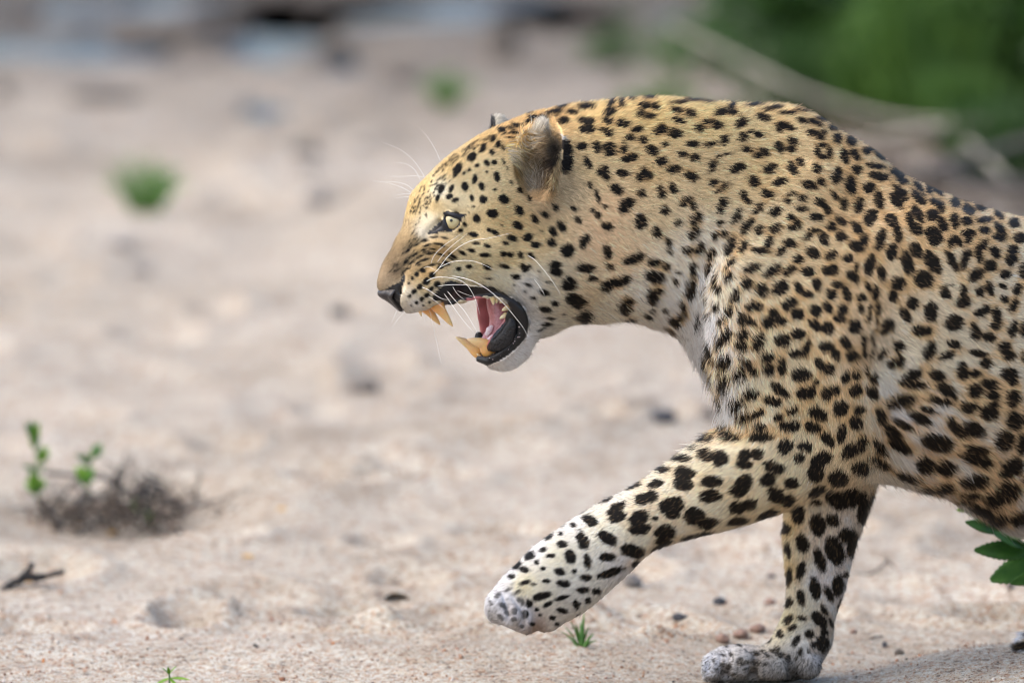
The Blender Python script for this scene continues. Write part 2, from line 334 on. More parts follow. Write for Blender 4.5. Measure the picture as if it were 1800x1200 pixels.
SPOTS = np.array(SPOTS, float)
_sx, _sy = SPOTS[:, 0], SPOTS[:, 1]
SPOTS[:, 2:4] *= np.where(_sx < 960, 1.07, np.where((_sx > 1190) & (_sx < 1560) & (_sy < 780), 1.15, np.where((_sy > 760) & (_sx < 1420), 1.10, 1.18)))[:, None]
FOLD_SHADE = []  # dark strokes that paint the shade of the snarl folds into the coat
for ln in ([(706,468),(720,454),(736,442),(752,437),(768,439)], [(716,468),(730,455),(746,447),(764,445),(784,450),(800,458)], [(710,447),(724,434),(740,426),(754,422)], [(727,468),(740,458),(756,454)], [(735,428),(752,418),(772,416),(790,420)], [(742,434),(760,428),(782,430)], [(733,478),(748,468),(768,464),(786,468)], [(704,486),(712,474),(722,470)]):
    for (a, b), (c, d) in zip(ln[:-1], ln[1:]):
        FOLD_SHADE.append(((a + c) / 2, (b + d) / 2, math.hypot(c - a, d - b) * .42, 2.1, math.degrees(math.atan2(d - b, c - a))))
# fine flecks up the forehead and over the bridge of the nose
_r = np.random.default_rng(5)
crest = np.array([(720,372),(728,345),(742,325),(766,300),(790,279),(815,262),(835,248)], float)
fl = []
for q in range(150):
    t = _r.uniform(0, len(crest) - 1.001); i = int(t)
    p = crest[i] + (crest[i + 1] - crest[i]) * (t - i)
    d = crest[i + 1] - crest[i]; d /= np.hypot(*d); n = np.array([-d[1], d[0]])
    p = p + n * _r.uniform(1, 30) * (0.4 + 0.6 * (t < 3.2))
    fl.append((p[0], p[1], _r.uniform(1.5, 3.6), _r.uniform(.9, 1.5), math.degrees(math.atan2(d[1], d[0])) + _r.uniform(-25, 25)))
for q in range(46):                        # along the crown between the ears
    x = _r.uniform(835, 985); y = 243 - (x - 835) * .36 + _r.uniform(2, 14)
    fl.append((x, y, _r.uniform(3, 7), _r.uniform(1, 2), -22 + _r.uniform(-12, 12)))
for q in range(70):                        # dusky flecks, and shade of short creases painted on the nose bridge
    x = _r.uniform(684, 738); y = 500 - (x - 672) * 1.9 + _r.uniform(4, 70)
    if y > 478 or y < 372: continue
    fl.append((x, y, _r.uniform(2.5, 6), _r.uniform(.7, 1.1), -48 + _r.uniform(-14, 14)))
# rosettes for hindquarters beyond the picture edge
ro = []
for gx in range(1822, 2560, 62):
    for gy in range(380, 1180, 58):
        cx, cy = gx + _r.uniform(-14, 14) + (gy // 58 % 2) * 30, gy + _r.uniform(-14, 14)
        a0 = _r.uniform(0, 6.28)
        for k in range(_r.integers(2, 5)):
            a = a0 + k * 1.6 + _r.uniform(-.3, .3); rr = _r.uniform(11, 17)
            ro.append((cx + rr * math.cos(a), cy + rr * math.sin(a), _r.uniform(9, 14), _r.uniform(7, 10), math.degrees(a) + 90))
ALLSPOTS = np.vstack([SPOTS, np.array(FOLD_SHADE), np.array(fl), np.array(ro)])

def spot_mask(px, py, wob):
    """0..1 darkness of the markings and painted shade, and the warm tint inside rosettes, for points given in photo pixels"""
    order = np.argsort(px, kind='stable')
    xs, ys, ws = px[order], py[order], wob[order]
    m = np.zeros(len(px)); halo = np.zeros(len(px))
    for (cx, cy, a, b, ang) in ALLSPOTS:
        R = max(a, b) * 2.4 + 4
        i0, i1 = np.searchsorted(xs, [cx - R, cx + R])
        sx, sy = xs[i0:i1] - cx, ys[i0:i1] - cy
        k = np.nonzero(np.abs(sy) < R)[0]
        if not len(k): continue
        sx, sy = sx[k], sy[k]
        c, s = math.cos(math.radians(ang)), math.sin(math.radians(ang))
        u, v = (sx * c + sy * s) / a, (-sx * s + sy * c) / b
        r = np.sqrt(u * u + v * v)
        edge = 2.2 / min(a, b)
        r = r + ws[i0:i1][k] * min(.22, 1.6 / b + .06)
        val = 1 - sstep(1.04 - edge * .6, 1.04 + edge * .6, r)
        ii = i0 + k
        m[ii] = np.maximum(m[ii], val)
        if a * b > 30: halo[ii] += np.exp(-(r / 1.55) ** 2)
    M = np.empty_like(m); H = np.empty_like(m)
    M[order] = m; H[order] = sstep(.62, 1.2, halo)
    return M, H
# ------------------------------------------------------------------ the sandy river bed
def fb(x, y, sx, sy, seed, o=3):
    r = 0; a = 1; t = 0
    for i in range(o):
        r = r + a * vnoise(x / sx * 2 ** i, y / sy * 2 ** i, None, seed + i); t += a; a *= .5
    return r / t
HPAW = at(1805, 1149, .09)
PITS = []
_r2 = np.random.default_rng(21)
for q in range(340):                       # old tracks, trampled all over the bed
    y = 0.5 + 22 * _r2.random() ** 1.5; x = _r2.uniform(-1, 1) * (1.0 + y * .075)
    PITS.append((x, y, _r2.uniform(.035, .075) * (1 + y * .04), _r2.uniform(.04, .10) * (1 + y * .06), -_r2.uniform(.009, .026) * (1 + y * .10)))
def gpt(px, py): return ground_at(px, py)
for (px, py, rx, ry, d) in [(640,1050,.13,.20,-.016),(1655,1050,.085,.12,-.022),(1290,1090,.07,.09,-.010),(690,690,.06,.30,-.02),(560,720,.10,.35,-.016),(660,640,.05,.35,-.02),
                            (1180,735,.03,.12,-.01),(200,915,.17,.28,-.035),(330,640,.2,.5,-.02),(150,330,.25,1.0,-.03),(430,420,.2,.9,-.03)]:
    x, y = gpt(px, py); PITS.append((x, y, rx, ry, d))
for (px, py, rx, ry, d) in [(330,955,.22,.13,.020),(470,880,.20,.20,.018),(250,1150,.5,.10,.014),(700,1125,.34,.10,.010),(820,800,.30,.5,.020),(1050,760,.25,.5,.018),(1640,900,.2,.4,.012),(1000,1160,.3,.09,.006)]:
    x, y = gpt(px, py); PITS.append((x, y, rx, ry, d))
POOLS = [(gpt(498, 62), .13, .95), (gpt(470, 186), .055, .30), (gpt(85, 82), .30, .45), (gpt(760, 16), .50, .9), (gpt(600, 110), .05, .25), (gpt(330, 8), .5, .5), (gpt(1000, 30), .16, .7)]
def gh(x, y):
    x = np.asarray(x, float); y = np.asarray(y, float)
    d = np.maximum(y, 0)
    h = (.010 + .0022 * np.minimum(d, 22)) * fb(x, y, .85, 1.5, 31)
    h = h + (.0090 + .0008 * np.minimum(d, 22)) * fb(x + .3 * vnoise(x * 2, y * 2, None, 5), y, .20, .30, 41)
    h = h + .0022 * fb(x, y, .05, .06, 51, 2)
    h = h + (.0007 * vnoise(x / .013, y / .016, None, 61))
    for (px, py, rx, ry, dd) in PITS:
        q = ((x - px) / rx) ** 2 + ((y - py) / ry) ** 2
        m = q < 9
        if not m.any(): continue
        e = np.exp(-q)
        h = h + dd * (e - (.45 * np.exp(-((np.sqrt(q) - 1.5) / .42) ** 2) if dd < 0 else 0))
    # level under the planted paw, a low rise under the hind paw
    pw = at(1345, 1192, .07)
    w = np.exp(-(((x - pw[0]) / .16) ** 2 + ((y - pw[1]) / .13) ** 2) ** 2)
    h = h * (1 - w) + w * (.004 + .25 * h)
    w = np.exp(-(((x - HPAW[0] - .05) / .22) ** 2 + ((y - .10) / .22) ** 2) ** 2)
    h = h * (1 - w) + w * (HPAW[2] + .002 + .2 * h)
    # burrow
    bx, by = gpt(697, 1040)
    q = ((x - bx) / .017) ** 2 + ((y - by) / .034) ** 2
    h = h - .010 * np.exp(-q ** 2)
    q = ((x - bx - .002) / .045) ** 2 + ((y - by - .075) / .045) ** 2
    h = h + .024 * np.exp(-q)
    for ((cx, cy), rx, ry) in POOLS:
        q = np.sqrt(((x - cx) / rx) ** 2 + ((y - cy) / ry) ** 2) + .30 * fb(x, y, .12, .5, 71, 2)
        w = 1 - sstep(.75, 1.35, q)
        h = h * (1 - w) - .05 * w
    # the bank on the right
    b = sstep(1.0, 2.6, x - .015 * (y - 10)) * sstep(6.5, 10, y)
    return h + b * .16
def grow(a, b, s0, k):
    out = [a]; s = s0
    while out[-1] < b: out.append(out[-1] + s); s *= k
    return np.array(out)
gx = grow(.72, 900, .006, 1.035)
GX = np.concatenate([-gx[::-1], np.arange(-.716, .717, .0044), gx])
gy1 = grow(.55, 1500, .0062, 1.011)
gy0 = grow(.38, 400, .006, 1.25)
GY = np.concatenate([-gy0[::-1], np.arange(-.374, .547, .0058), gy1])
Xg, Yg = np.meshgrid(GX, GY, indexing='ij')
inner = (np.abs(Xg) < 40) & (Yg < 90) & (Yg > -12)
Hg = np.zeros_like(Xg)
Hg[inner] = gh(Xg[inner], Yg[inner])
fall = np.clip(1 - np.maximum(np.abs(Xg) - 25, 0) / 15, 0, 1) * np.clip(1 - np.maximum(Yg - 60, 0) / 30, 0, 1) * np.clip(1 - np.maximum(-Yg - 8, 0) / 4, 0, 1)
Hg *= fall
nX, nY = Xg.shape
GV = np.stack([Xg, Yg, Hg], -1).reshape(-1, 3)
I = np.arange(nX * nY).reshape(nX, nY)
GQ = np.stack([I[:-1, :-1], I[1:, :-1], I[1:, 1:], I[:-1, 1:]], -1).reshape(-1, 4)
gme = fast_mesh('sand_ground', GV, GQ)
def sand_material():
    m, N, L, p = new_mat('river_sand', .92, spec=.2)
    tc = node(N, 'ShaderNodeTexCoord')
    def noise(scale, det, rough=.55, vec=None, sx=(1, 1, 1)):
        mp = node(N, 'ShaderNodeMapping'); mp.inputs['Scale'].default_value = sx; L.new(tc.outputs['Object'], mp.inputs['Vector'])
        n = node(N, 'ShaderNodeTexNoise'); n.inputs['Scale'].default_value = scale; n.inputs['Detail'].default_value = det; n.inputs['Roughness'].default_value = rough
        L.new(mp.outputs[0], n.inputs['Vector']); return n
    def ramp(src, stops, out='Fac'):
        r = node(N, 'ShaderNodeValToRGB'); e = r.color_ramp.elements
        e[0].position, e[0].color = stops[0][0], (*stops[0][1], 1); e[1].position, e[1].color = stops[-1][0], (*stops[-1][1], 1)
        for ps, c in stops[1:-1]:
            q = e.new(ps); q.color = (*c, 1)
        L.new(src, r.inputs['Fac']); return r
    def mix(a, b, f, mode='MIX'):
        x = node(N, 'ShaderNodeMix', data_type='RGBA', blend_type=mode)
        if isinstance(f, float): x.inputs[0].default_value = f
        else: L.new(f, x.inputs[0])
        L.new(a, x.inputs[6]); L.new(b, x.inputs[7]); return x.outputs[2]
    big = noise(1.5, 5, .6, sx=(1, .55, 1))
    base = ramp(big.outputs['Fac'], [(.30, (.345, .333, .290)), (.48, (.452, .444, .395)), (.70, (.51, .506, .465))])
    mid = noise(9, 5, .62, sx=(1, .6, 1))
    blot = ramp(mid.outputs['Fac'], [(.36, (.70, .655, .615)), (.52, (1, 1, 1)), (.75, (1.08, 1.08, 1.08))])
    c = mix(base.outputs['Color'], blot.outputs['Color'], .62, 'MULTIPLY')
    sm = noise(45, 4, .65)
    fine = ramp(sm.outputs['Fac'], [(.33, (.70, .60, .53)), (.50, (1, 1, 1)), (.72, (1.08, 1.08, 1.08))])
    c = mix(c, fine.outputs['Color'], .6, 'MULTIPLY')
    # grains of several minerals
    for sc, amt in ((620.0, .85), (300.0, .85), (150.0, .6)):
        v = node(N, 'ShaderNodeTexVoronoi'); v.inputs['Scale'].default_value = sc; L.new(tc.outputs['Object'], v.inputs['Vector'])
        sp = node(N, 'ShaderNodeSeparateColor'); L.new(v.outputs['Color'], sp.inputs[0])
        g = ramp(sp.outputs[0], [(.0, (.20, .13, .10)), (.035, (.40, .26, .20)), (.07, (.78, .52, .38)), (.16, (.92, .82, .72)), (.30, (.98, .97, .96)), (.80, (1.05, 1.05, 1.05)), (.97, (1.25, 1.25, 1.25))])
        g.color_ramp.interpolation = 'CONSTANT'
        c = mix(c, g.outputs['Color'], amt, 'MULTIPLY')
    # damp, darker bed towards the water
    geo = node(N, 'ShaderNodeSeparateXYZ'); L.new(tc.outputs['Object'], geo.inputs[0])
    wn_ = noise(.8, 4, .6, sx=(1.3, .5, 1))
    ad = node(N, 'ShaderNodeMath', operation='MULTIPLY_ADD'); ad.inputs[1].default_value = 7.0; L.new(wn_.outputs['Fac'], ad.inputs[0]); L.new(geo.outputs['Y'], ad.inputs[2])
    mr = node(N, 'ShaderNodeMapRange'); mr.inputs['From Min'].default_value = 11.5; mr.inputs['From Max'].default_value = 17.5; L.new(ad.outputs[0], mr.inputs['Value'])
    damp = ramp(mr.outputs[0], [(.0, (1, 1, 1)), (1, (.25, .245, .25))])
    c = mix(c, damp.outputs['Color'], 1.0, 'MULTIPLY')
    # leaf-mould under the bushes on the right bank
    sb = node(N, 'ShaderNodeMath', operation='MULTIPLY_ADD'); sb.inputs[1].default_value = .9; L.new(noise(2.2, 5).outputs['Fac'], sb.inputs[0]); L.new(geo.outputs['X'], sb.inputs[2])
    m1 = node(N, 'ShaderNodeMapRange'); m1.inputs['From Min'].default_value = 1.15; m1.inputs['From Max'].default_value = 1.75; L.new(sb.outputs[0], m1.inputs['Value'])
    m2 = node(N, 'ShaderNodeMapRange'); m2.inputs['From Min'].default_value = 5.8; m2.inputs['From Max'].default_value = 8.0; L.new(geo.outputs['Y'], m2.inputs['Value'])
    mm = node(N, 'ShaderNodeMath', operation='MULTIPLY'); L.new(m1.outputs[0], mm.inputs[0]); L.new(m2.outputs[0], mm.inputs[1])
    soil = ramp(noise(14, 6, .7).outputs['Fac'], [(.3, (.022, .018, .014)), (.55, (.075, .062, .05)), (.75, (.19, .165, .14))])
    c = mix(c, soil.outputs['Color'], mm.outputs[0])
    L.new(c, p.inputs['Base Color'])
    b1 = node(N, 'ShaderNodeBump'); b1.inputs['Strength'].default_value = 1.0; b1.inputs['Distance'].default_value = .002
    L.new(noise(520, 4, .7).outputs['Fac'], b1.inputs['Height'])
    b2 = node(N, 'ShaderNodeBump'); b2.inputs['Strength'].default_value = .7; b2.inputs['Distance'].default_value = .006
    L.new(noise(60, 5, .6).outputs['Fac'], b2.inputs['Height']); L.new(b1.outputs['Normal'], b2.inputs['Normal'])
    L.new(b2.outputs['Normal'], p.inputs['Normal'])
    return m
gme.materials.append(sand_material())
ground = bpy.data.objects.new('sand_ground', gme); COL.objects.link(ground); tag(ground, kind='structure')

def hit(px, py):
    """where a photo pixel's ray meets the sand"""
    dx, dy, dz = ray(px, py)
    t = (CAM_D + np.linspace(-.8, 30, 3000)) / dy
    z = CAM_H + dz * t; g_ = gh(dx * t, -CAM_D + dy * t)
    k = np.nonzero(z < g_)[0]; k = k[0] if len(k) else len(t) - 1
    return np.array([dx * t[k], -CAM_D + dy * t[k], g_[k]])
def px_at(P): return FPX / (P[1] + CAM_D)          # pixels per metre there
# the burrow: a short tunnel into its little mound
bx, by = gpt(697, 1040)
bz = float(gh(np.array([bx]), np.array([by + .030]))[0])
bv, bf = [], []
for i, (dy_, dz_, s_) in enumerate([(0, .006, 1.0), (.006, .005, .96), (.03, -.004, .9), (.07, -.022, .85), (.12, -.05, .7)]):
    for k in range(14):
        a_ = 2 * math.pi * k / 14
        bv.append((bx + .0165 * s_ * math.cos(a_) * (1 + .1 * math.sin(3 * a_ + i)), by + .026 + dy_, bz + dz_ + .0120 * s_ * math.sin(a_)))
    if i:
        for k in range(14): bf.append(((i - 1) * 14 + k, i * 14 + k, i * 14 + (k + 1) % 14, (i - 1) * 14 + (k + 1) % 14))
bf.append(tuple(4 * 14 + k for k in range(14)))
tag(mesh_obj('burrow_hole', bv, bf, gme.materials[0]), kind='structure')
# water
WATER = noisy_mat('still_water', (.030, .045, .062), (.045, .062, .08), 3, .14, 1.0, 26, .22, .03, IOR=1.33)
for ((cx, cy), rx, ry) in POOLS:
    n = 48
    ring = [(cx + rx * 1.5 * math.cos(2 * math.pi * k / n), cy + ry * 1.5 * math.sin(2 * math.pi * k / n), -.016) for k in range(n)]
    o = mesh_obj('water_pool', ring + [(cx, cy, -.016)], [(k, (k + 1) % n, n) for k in range(n)], WATER)
    tag(o, kind='structure')
print('ground', len(GV), round(time.time() - T0, 1))
# ------------------------------------------------------------------ the leopard's body: one implicit surface
HEAD_A = math.radians(24)                       # the head is turned a little towards the camera
HC, HS = math.cos(HEAD_A), math.sin(HEAD_A)
HP0 = at(1000, 400, 0.0)
def head_pt(px, py, yl=0.0):
    """world point seen at a pixel on the head's own plane y' = yl (yl < 0 is the near cheek)"""
    dx, dy, dz = ray(px, py)
    n = np.array([-HS, HC])
    p0 = HP0[:2] + n * yl
    t = (n[0] * p0[0] + n[1] * (p0[1] + CAM_D)) / (n[0] * dx + n[1] * dy)
    return np.stack([dx * t, -CAM_D + dy * t, CAM_H + dz * t], -1)
def to_head(P):
    x, y = P[..., 0] - HP0[0], P[..., 1] - HP0[1]
    return np.stack([x * HC + y * HS, -x * HS + y * HC, P[..., 2]], -1)

def catmull(P, n=6):
    P = np.asarray(P, float); out = []
    N = len(P)
    for i in range(N):
        p0, p1, p2, p3 = P[i - 1], P[i], P[(i + 1) % N], P[(i + 2) % N]
        for t in np.linspace(0, 1, n, endpoint=False):
            out.append(.5 * ((2 * p1) + (-p0 + p2) * t + (2 * p0 - 5 * p1 + 4 * p2 - p3) * t * t + (-p0 + 3 * p1 - 3 * p2 + p3) * t ** 3))
    return np.array(out)
def poly_sd(X, Z, P):
    """signed distance to a polygon, positive inside"""
    d2 = np.full(X.shape, 1e9); inside = np.zeros(X.shape, bool)
    for a, b in zip(P, np.roll(P, -1, 0)):
        e = b - a; L2 = max(e @ e, 1e-12)
        wx, wz = X - a[0], Z - a[1]
        t = np.clip((wx * e[0] + wz * e[1]) / L2, 0, 1)
        d2 = np.minimum(d2, (wx - t * e[0]) ** 2 + (wz - t * e[1]) ** 2)
        if a[1] != b[1]:
            c = ((a[1] > Z) != (b[1] > Z)) & (X < (b[0] - a[0]) * (Z - a[1]) / (b[1] - a[1]) + a[0])
            inside ^= c
    d = np.sqrt(d2)
    return np.where(inside, d, -d)
def boxblur(A):
    B = np.pad(A, 1, mode='edge')
    return (B[1:-1, 1:-1] * 2 + B[:-2, 1:-1] + B[2:, 1:-1] + B[1:-1, :-2] + B[1:-1, 2:]) / 6
def idw(X, Z, ctrl, p=3):
    """smooth interpolation of control rows (x, z, value...)"""
    num = 0; den = 0
    for r in ctrl:
        w = 1.0 / (((X - r[0]) ** 2 + (Z - r[1]) ** 2) ** (p / 2) + 1e-9)
        num = num + w[..., None] * np.array(r[2:]); den = den + w
    return num / den[..., None]

class Part:
    """a closed outline swelled to a rounded body: circular sections, flattened by k, its middle sheet bent to y = yc"""
    def __init__(s, poly, to3, k, yc, h=0.003, pad=0.05, local=None):
        s.head = local
        P3 = to3(np.array([p[0] for p in poly], float), np.array([p[1] for p in poly], float))
        if local: P3 = to_head(P3)
        P = catmull(P3[:, [0, 2]])
        s.lo = P.min(0) - pad; s.hi = P.max(0) + pad; s.h = h
        nx, nz = [int(math.ceil((s.hi[i] - s.lo[i]) / h)) + 1 for i in (0, 1)]
        X, Z = np.meshgrid(s.lo[0] + h * np.arange(nx), s.lo[1] + h * np.arange(nz), indexing='ij')
        d = poly_sd(X, Z, P)
        m = d > 0
        u = np.zeros_like(d); r = np.where(m, h * h, 0.0)
        def A(v):
            q = 4 * v
            q[1:] -= v[:-1]; q[:-1] -= v[1:]; q[:, 1:] -= v[:, :-1]; q[:, :-1] -= v[:, 1:]
            return np.where(m, q, 0)
        p = r.copy(); rs = (r * r).sum()
        for it in range(900):
            Ap = A(p); al = rs / (p * Ap).sum()
            u += al * p; r -= al * Ap
            rn = (r * r).sum()
            if rn < 1e-12 * h ** 4 * m.sum(): break
            p = r + rn / rs * p; rs = rn
        ok = d > 2.5 * h
        G = np.where(ok, 2 * u / np.maximum(d, 1e-6), 0)
        W = ok.astype(float)
        E, EW = G.copy(), W.copy()
        for it in range(int(pad / h) + 12):
            E, EW = boxblur(E), boxblur(EW)
            E = np.where(ok, G, E); EW = np.where(ok, 1.0, EW)
            q = EW > 1e-12
            E = np.where(q & ~ok, E / np.maximum(EW, 1e-12), E); EW = np.where(q, 1.0, EW)
        E = np.where(EW > 1e-12, E, np.median(E[m]))
        E = np.maximum(E, .01)
        for it in range(3): E = np.where(ok, G, boxblur(E))
        s.S = E * d
        s.L = np.clip(E / 2, .008, .25)
        if callable(k): s.K = k(X, Z)
        elif np.isscalar(k): s.K = np.full_like(d, k)
        else: s.K = idw(X, Z, s.ctrl(k, to3, local))[..., 0]
        if np.isscalar(yc): s.Y = np.full_like(d, yc)
        else: s.Y = idw(X, Z, s.ctrl(yc, to3, local))[..., 0]
        s.nx, s.nz = nx, nz
    @staticmethod
    def ctrl(rows, to3, local):
        out = []
        for r in rows:
            p = to3(float(r[0]), float(r[1]))
            if local: p = to_head(p)
            out.append((p[0], p[2], r[2]))
        return out
    def sample(s, x, z):
        fx = np.clip((x - s.lo[0]) / s.h, 0, s.nx - 1.001); fz = np.clip((z - s.lo[1]) / s.h, 0, s.nz - 1.001)
        i, k = fx.astype(np.int32), fz.astype(np.int32); a, b = (fx - i).astype(np.float32), (fz - k).astype(np.float32)
        out = []
        for T in (s.S, s.L, s.K, s.Y):
            T = T.astype(np.float32)
            out.append((T[i, k] * (1 - a) + T[i + 1, k] * a) * (1 - b) + (T[i, k + 1] * (1 - a) + T[i + 1, k + 1] * a) * b)
        return out

# --- grid: fine over the head, coarser behind the picture edge
_xh0, _xh1 = at(640, 400)[0], at(1075, 400)[0]
_x2, _x3 = at(1830, 400)[0], at(2700, 400)[0]
XS = np.concatenate([np.arange(_xh0, _xh1, .0019), np.arange(_xh1, _x2, .0029), np.arange(_x2, _x3, .0075)])
YS = np.concatenate([np.arange(-.222, -.02, .0025), np.arange(-.02, .215, .0034)])
ZS = np.arange(-.012, .745, .0025)
F = np.full((len(XS), len(YS), len(ZS)), .08, np.float32)

def smin(a, b, r):
    h = np.clip(.5 + .5 * (b - a) / r, 0, 1)
    return b + (a - b) * h - r * h * (1 - h)
def box(lo, hi):
    s = []
    for A, a, b in zip((XS, YS, ZS), lo, hi):
        i0, i1 = np.searchsorted(A, [a, b]); s.append(slice(i0, max(i1, i0 + 1)))
    return tuple(s)
def head_xyz(s):
    X = XS[s[0]][:, None] - HP0[0]; Y = YS[s[1]][None, :] - HP0[1]
    xl = (X * HC + Y * HS).astype(np.float32); yl = (-X * HS + Y * HC).astype(np.float32)
    return xl, yl, ZS[s[2]].astype(np.float32)
def field(part):
    if part.head:
        # bounding box of the turned part
        c = []
        for xx in (part.lo[0], part.hi[0]):
            for yy in (-.16, .16):
                c.append((HP0[0] + xx * HC - yy * HS, HP0[1] + xx * HS + yy * HC))
        c = np.array(c)
        s = box((c[:, 0].min(), c[:, 1].min(), part.lo[1]), (c[:, 0].max(), c[:, 1].max(), part.hi[1]))
        xl, yl, z = head_xyz(s)
        xx = np.broadcast_to(xl[:, :, None], xl.shape + (len(z),)); zz = np.broadcast_to(z[None, None, :], xx.shape)
        S, L, K, YC = part.sample(xx, zz)
        q = yl[:, :, None] - YC
    else:
        s = box((part.lo[0], YS[0] - 1, part.lo[1]), (part.hi[0], YS[-1] + 1, part.hi[1]))
        X, Z = np.meshgrid(XS[s[0]], ZS[s[2]], indexing='ij')
        S, L, K, YC = [v[:, None, :] for v in part.sample(X, Z)]
        q = YS[s[1]].astype(np.float32)[None, :, None] - YC
    v = (q / K) ** 2 + L * L - S
    f = (np.sqrt(np.maximum(v, 1e-10)) - L) * np.sqrt(K)
    return s, f.astype(np.float32)
def add(part, r):
    s, f = field(part)
    F[s] = smin(F[s], f, r)
def ell(c, rad, r, axes=None, sub=False, mask=None):
    """smoothly add (or carve) an ellipsoid"""
    c = np.asarray(c, float); rad = np.asarray(rad, float); R = rad.max() + r + .012
    s = box(c - R, c + R)
    P = np.stack(np.meshgrid(XS[s[0]] - c[0], YS[s[1]] - c[1], ZS[s[2]] - c[2], indexing='ij'), -1)
    if axes is not None: P = P @ np.asarray(axes, float).T
    k0 = np.sqrt(((P / rad) ** 2).sum(-1)); k1 = np.sqrt(((P / rad ** 2) ** 2).sum(-1))
    f = np.where(k0 < .3, -rad.min() * .7, k0 * (k0 - 1) / np.maximum(k1, 1e-9))
    f = f.astype(np.float32)
    if sub: F[s] = -smin(-F[s], f, r)
    else: F[s] = smin(F[s], f, r)
def chain(pts, rads, r, sub=False):
    pts = np.asarray(pts, float)
    R = max(rads) + .03
    s = box(pts.min(0) - R, pts.max(0) + R)
    P = np.stack(np.meshgrid(XS[s[0]], YS[s[1]], ZS[s[2]], indexing='ij'), -1)
    f = np.full(P.shape[:3], 9.0)
    for a, b, ra, rb in zip(pts[:-1], pts[1:], rads[:-1], rads[1:]):
        e = b - a; t = np.clip(((P - a) @ e) / (e @ e), 0, 1)
        f = np.minimum(f, np.sqrt(((P - a - t[..., None] * e) ** 2).sum(-1)) - (ra + (rb - ra) * t))
    f = f.astype(np.float32)
    if sub: F[s] = -smin(-F[s], f, r)
    else: F[s] = smin(F[s], f, r)
def sampleF(P):
    P = np.asarray(P, float)
    idx = []
    for A, q in zip((XS, YS, ZS), (P[..., 0], P[..., 1], P[..., 2])):
        idx.append(np.interp(q, A, np.arange(len(A))))
    i, j, k = [np.clip(a.astype(int), 0, n - 2) for a, n in zip(idx, F.shape)]
    a, b, c = [x - y for x, y in zip(idx, (i, j, k))]
    r = 0
    for u in (0, 1):
        for v in (0, 1):
            for w in (0, 1):
                r = r + F[i + u, j + v, k + w] * (a if u else 1 - a) * (b if v else 1 - b) * (c if w else 1 - c)
    return r
def surf(px, py):
    """first point of the body met by the ray through a photo pixel"""
    dx, dy, dz = ray(px, py)
    ys = np.arange(YS[1], YS[-2], .001)
    t = (ys + CAM_D) / dy
    P = np.stack([dx * t, ys, CAM_H + dz * t], -1)
    v = sampleF(P)
    h = np.nonzero(v < 0)[0]
    return P[h[0]] if len(h) else head_pt(px, py, -.03)

TRUNK = [(935,300),(955,225),(1000,184),(1053,174),(1139,171),(1236,176),(1347,177),(1389,178),(1417,185),(1450,202),(1472,219),(1510,240),(1543,259),(1570,284),(1600,304),(1633,319),
 (1667,334),(1700,347),(1767,367),(1850,385),(1950,398),(2100,398),(2250,405),(2360,440),(2440,510),(2470,600),(2420,720),(2300,790),(2150,850),(2000,905),(1900,932),(1800,937),(1770,931),
 (1740,916),(1690,890),(1660,872),(1600,857),(1545,846),(1480,850),(1400,842),(1330,800),(1288,752),(1272,715),(1262,693),(1245,666),(1225,638),(1205,613),(1188,595),(1165,584),(1140,576),
 (1110,567),(1085,566),(1050,570),(1000,570),(960,572),(938,560),(925,450)]
NEAR_FRONT = [(1345,330),(1395,285),(1455,285),(1500,345),(1530,430),(1548,520),(1542,600),(1537,690),(1534,770),(1534,822),(1505,848),(1470,861),(1430,876),(1400,891),(1360,906),(1310,922),
 (1260,936),(1200,951),(1152,967),(1130,984),(1108,1006),(1070,1040),(1040,1066),(1010,1086),(990,1094),(962,1101),(944,1107),(928,1111),(905,1103),(878,1090),(862,1075),(857,1058),
 (864,1042),(882,1018),(912,988),(940,960),(970,936),(1010,906),(1050,882),(1100,858),(1150,825),(1200,791),(1240,765),(1268,742),(1266,700),(1256,640),(1248,560),(1262,470),(1300,390)]
FAR_FRONT = [(1440,560),(1540,600),(1570,700),(1556,800),(1541,850),(1531,885),(1519,920),(1509,950),(1499,985),(1492,1015),(1486,1040),(1477,1065),(1469,1090),(1468,1110),(1463,1130),
 (1454,1146),(1444,1162),(1428,1180),(1400,1192),(1330,1199),(1260,1199),(1238,1194),(1233,1180),(1237,1160),(1247,1145),(1266,1134),(1295,1129),(1330,1131),(1346,1127),(1357,1110),
 (1370,1086),(1378,1060),(1380,1030),(1377,990),(1373,940),(1375,900),(1350,850),(1330,760),(1360,620)]
NEAR_HIND = [(2090,520),(2250,430),(2400,470),(2475,590),(2480,720),(2440,820),(2420,900),(2440,980),(2400,1060),(2350,1130),(2300,1165),(2230,1185),(2150,1190),(2120,1170),(2150,1140),
 (2240,1120),(2300,1060),(2330,990),(2310,920),(2230,880),(2130,840),(2060,760),(2050,630)]
FAR_HIND = [(2120,560),(2280,500),(2380,620),(2300,760),(2180,880),(2090,950),(2040,1000),(2030,1060),(1990,1110),(1930,1140),(1860,1150),(1805,1149),(1789,1136),(1792,1116),(1815,1102),
 (1870,1095),(1920,1060),(1950,990),(1960,910),(1990,830),(2040,740)]
TAIL = [(2400,440),(2460,470),(2520,560),(2570,700),(2600,850),(2640,950),(2690,1010),(2680,1040),(2620,1010),(2560,900),(2520,760),(2480,640),(2420,540)]

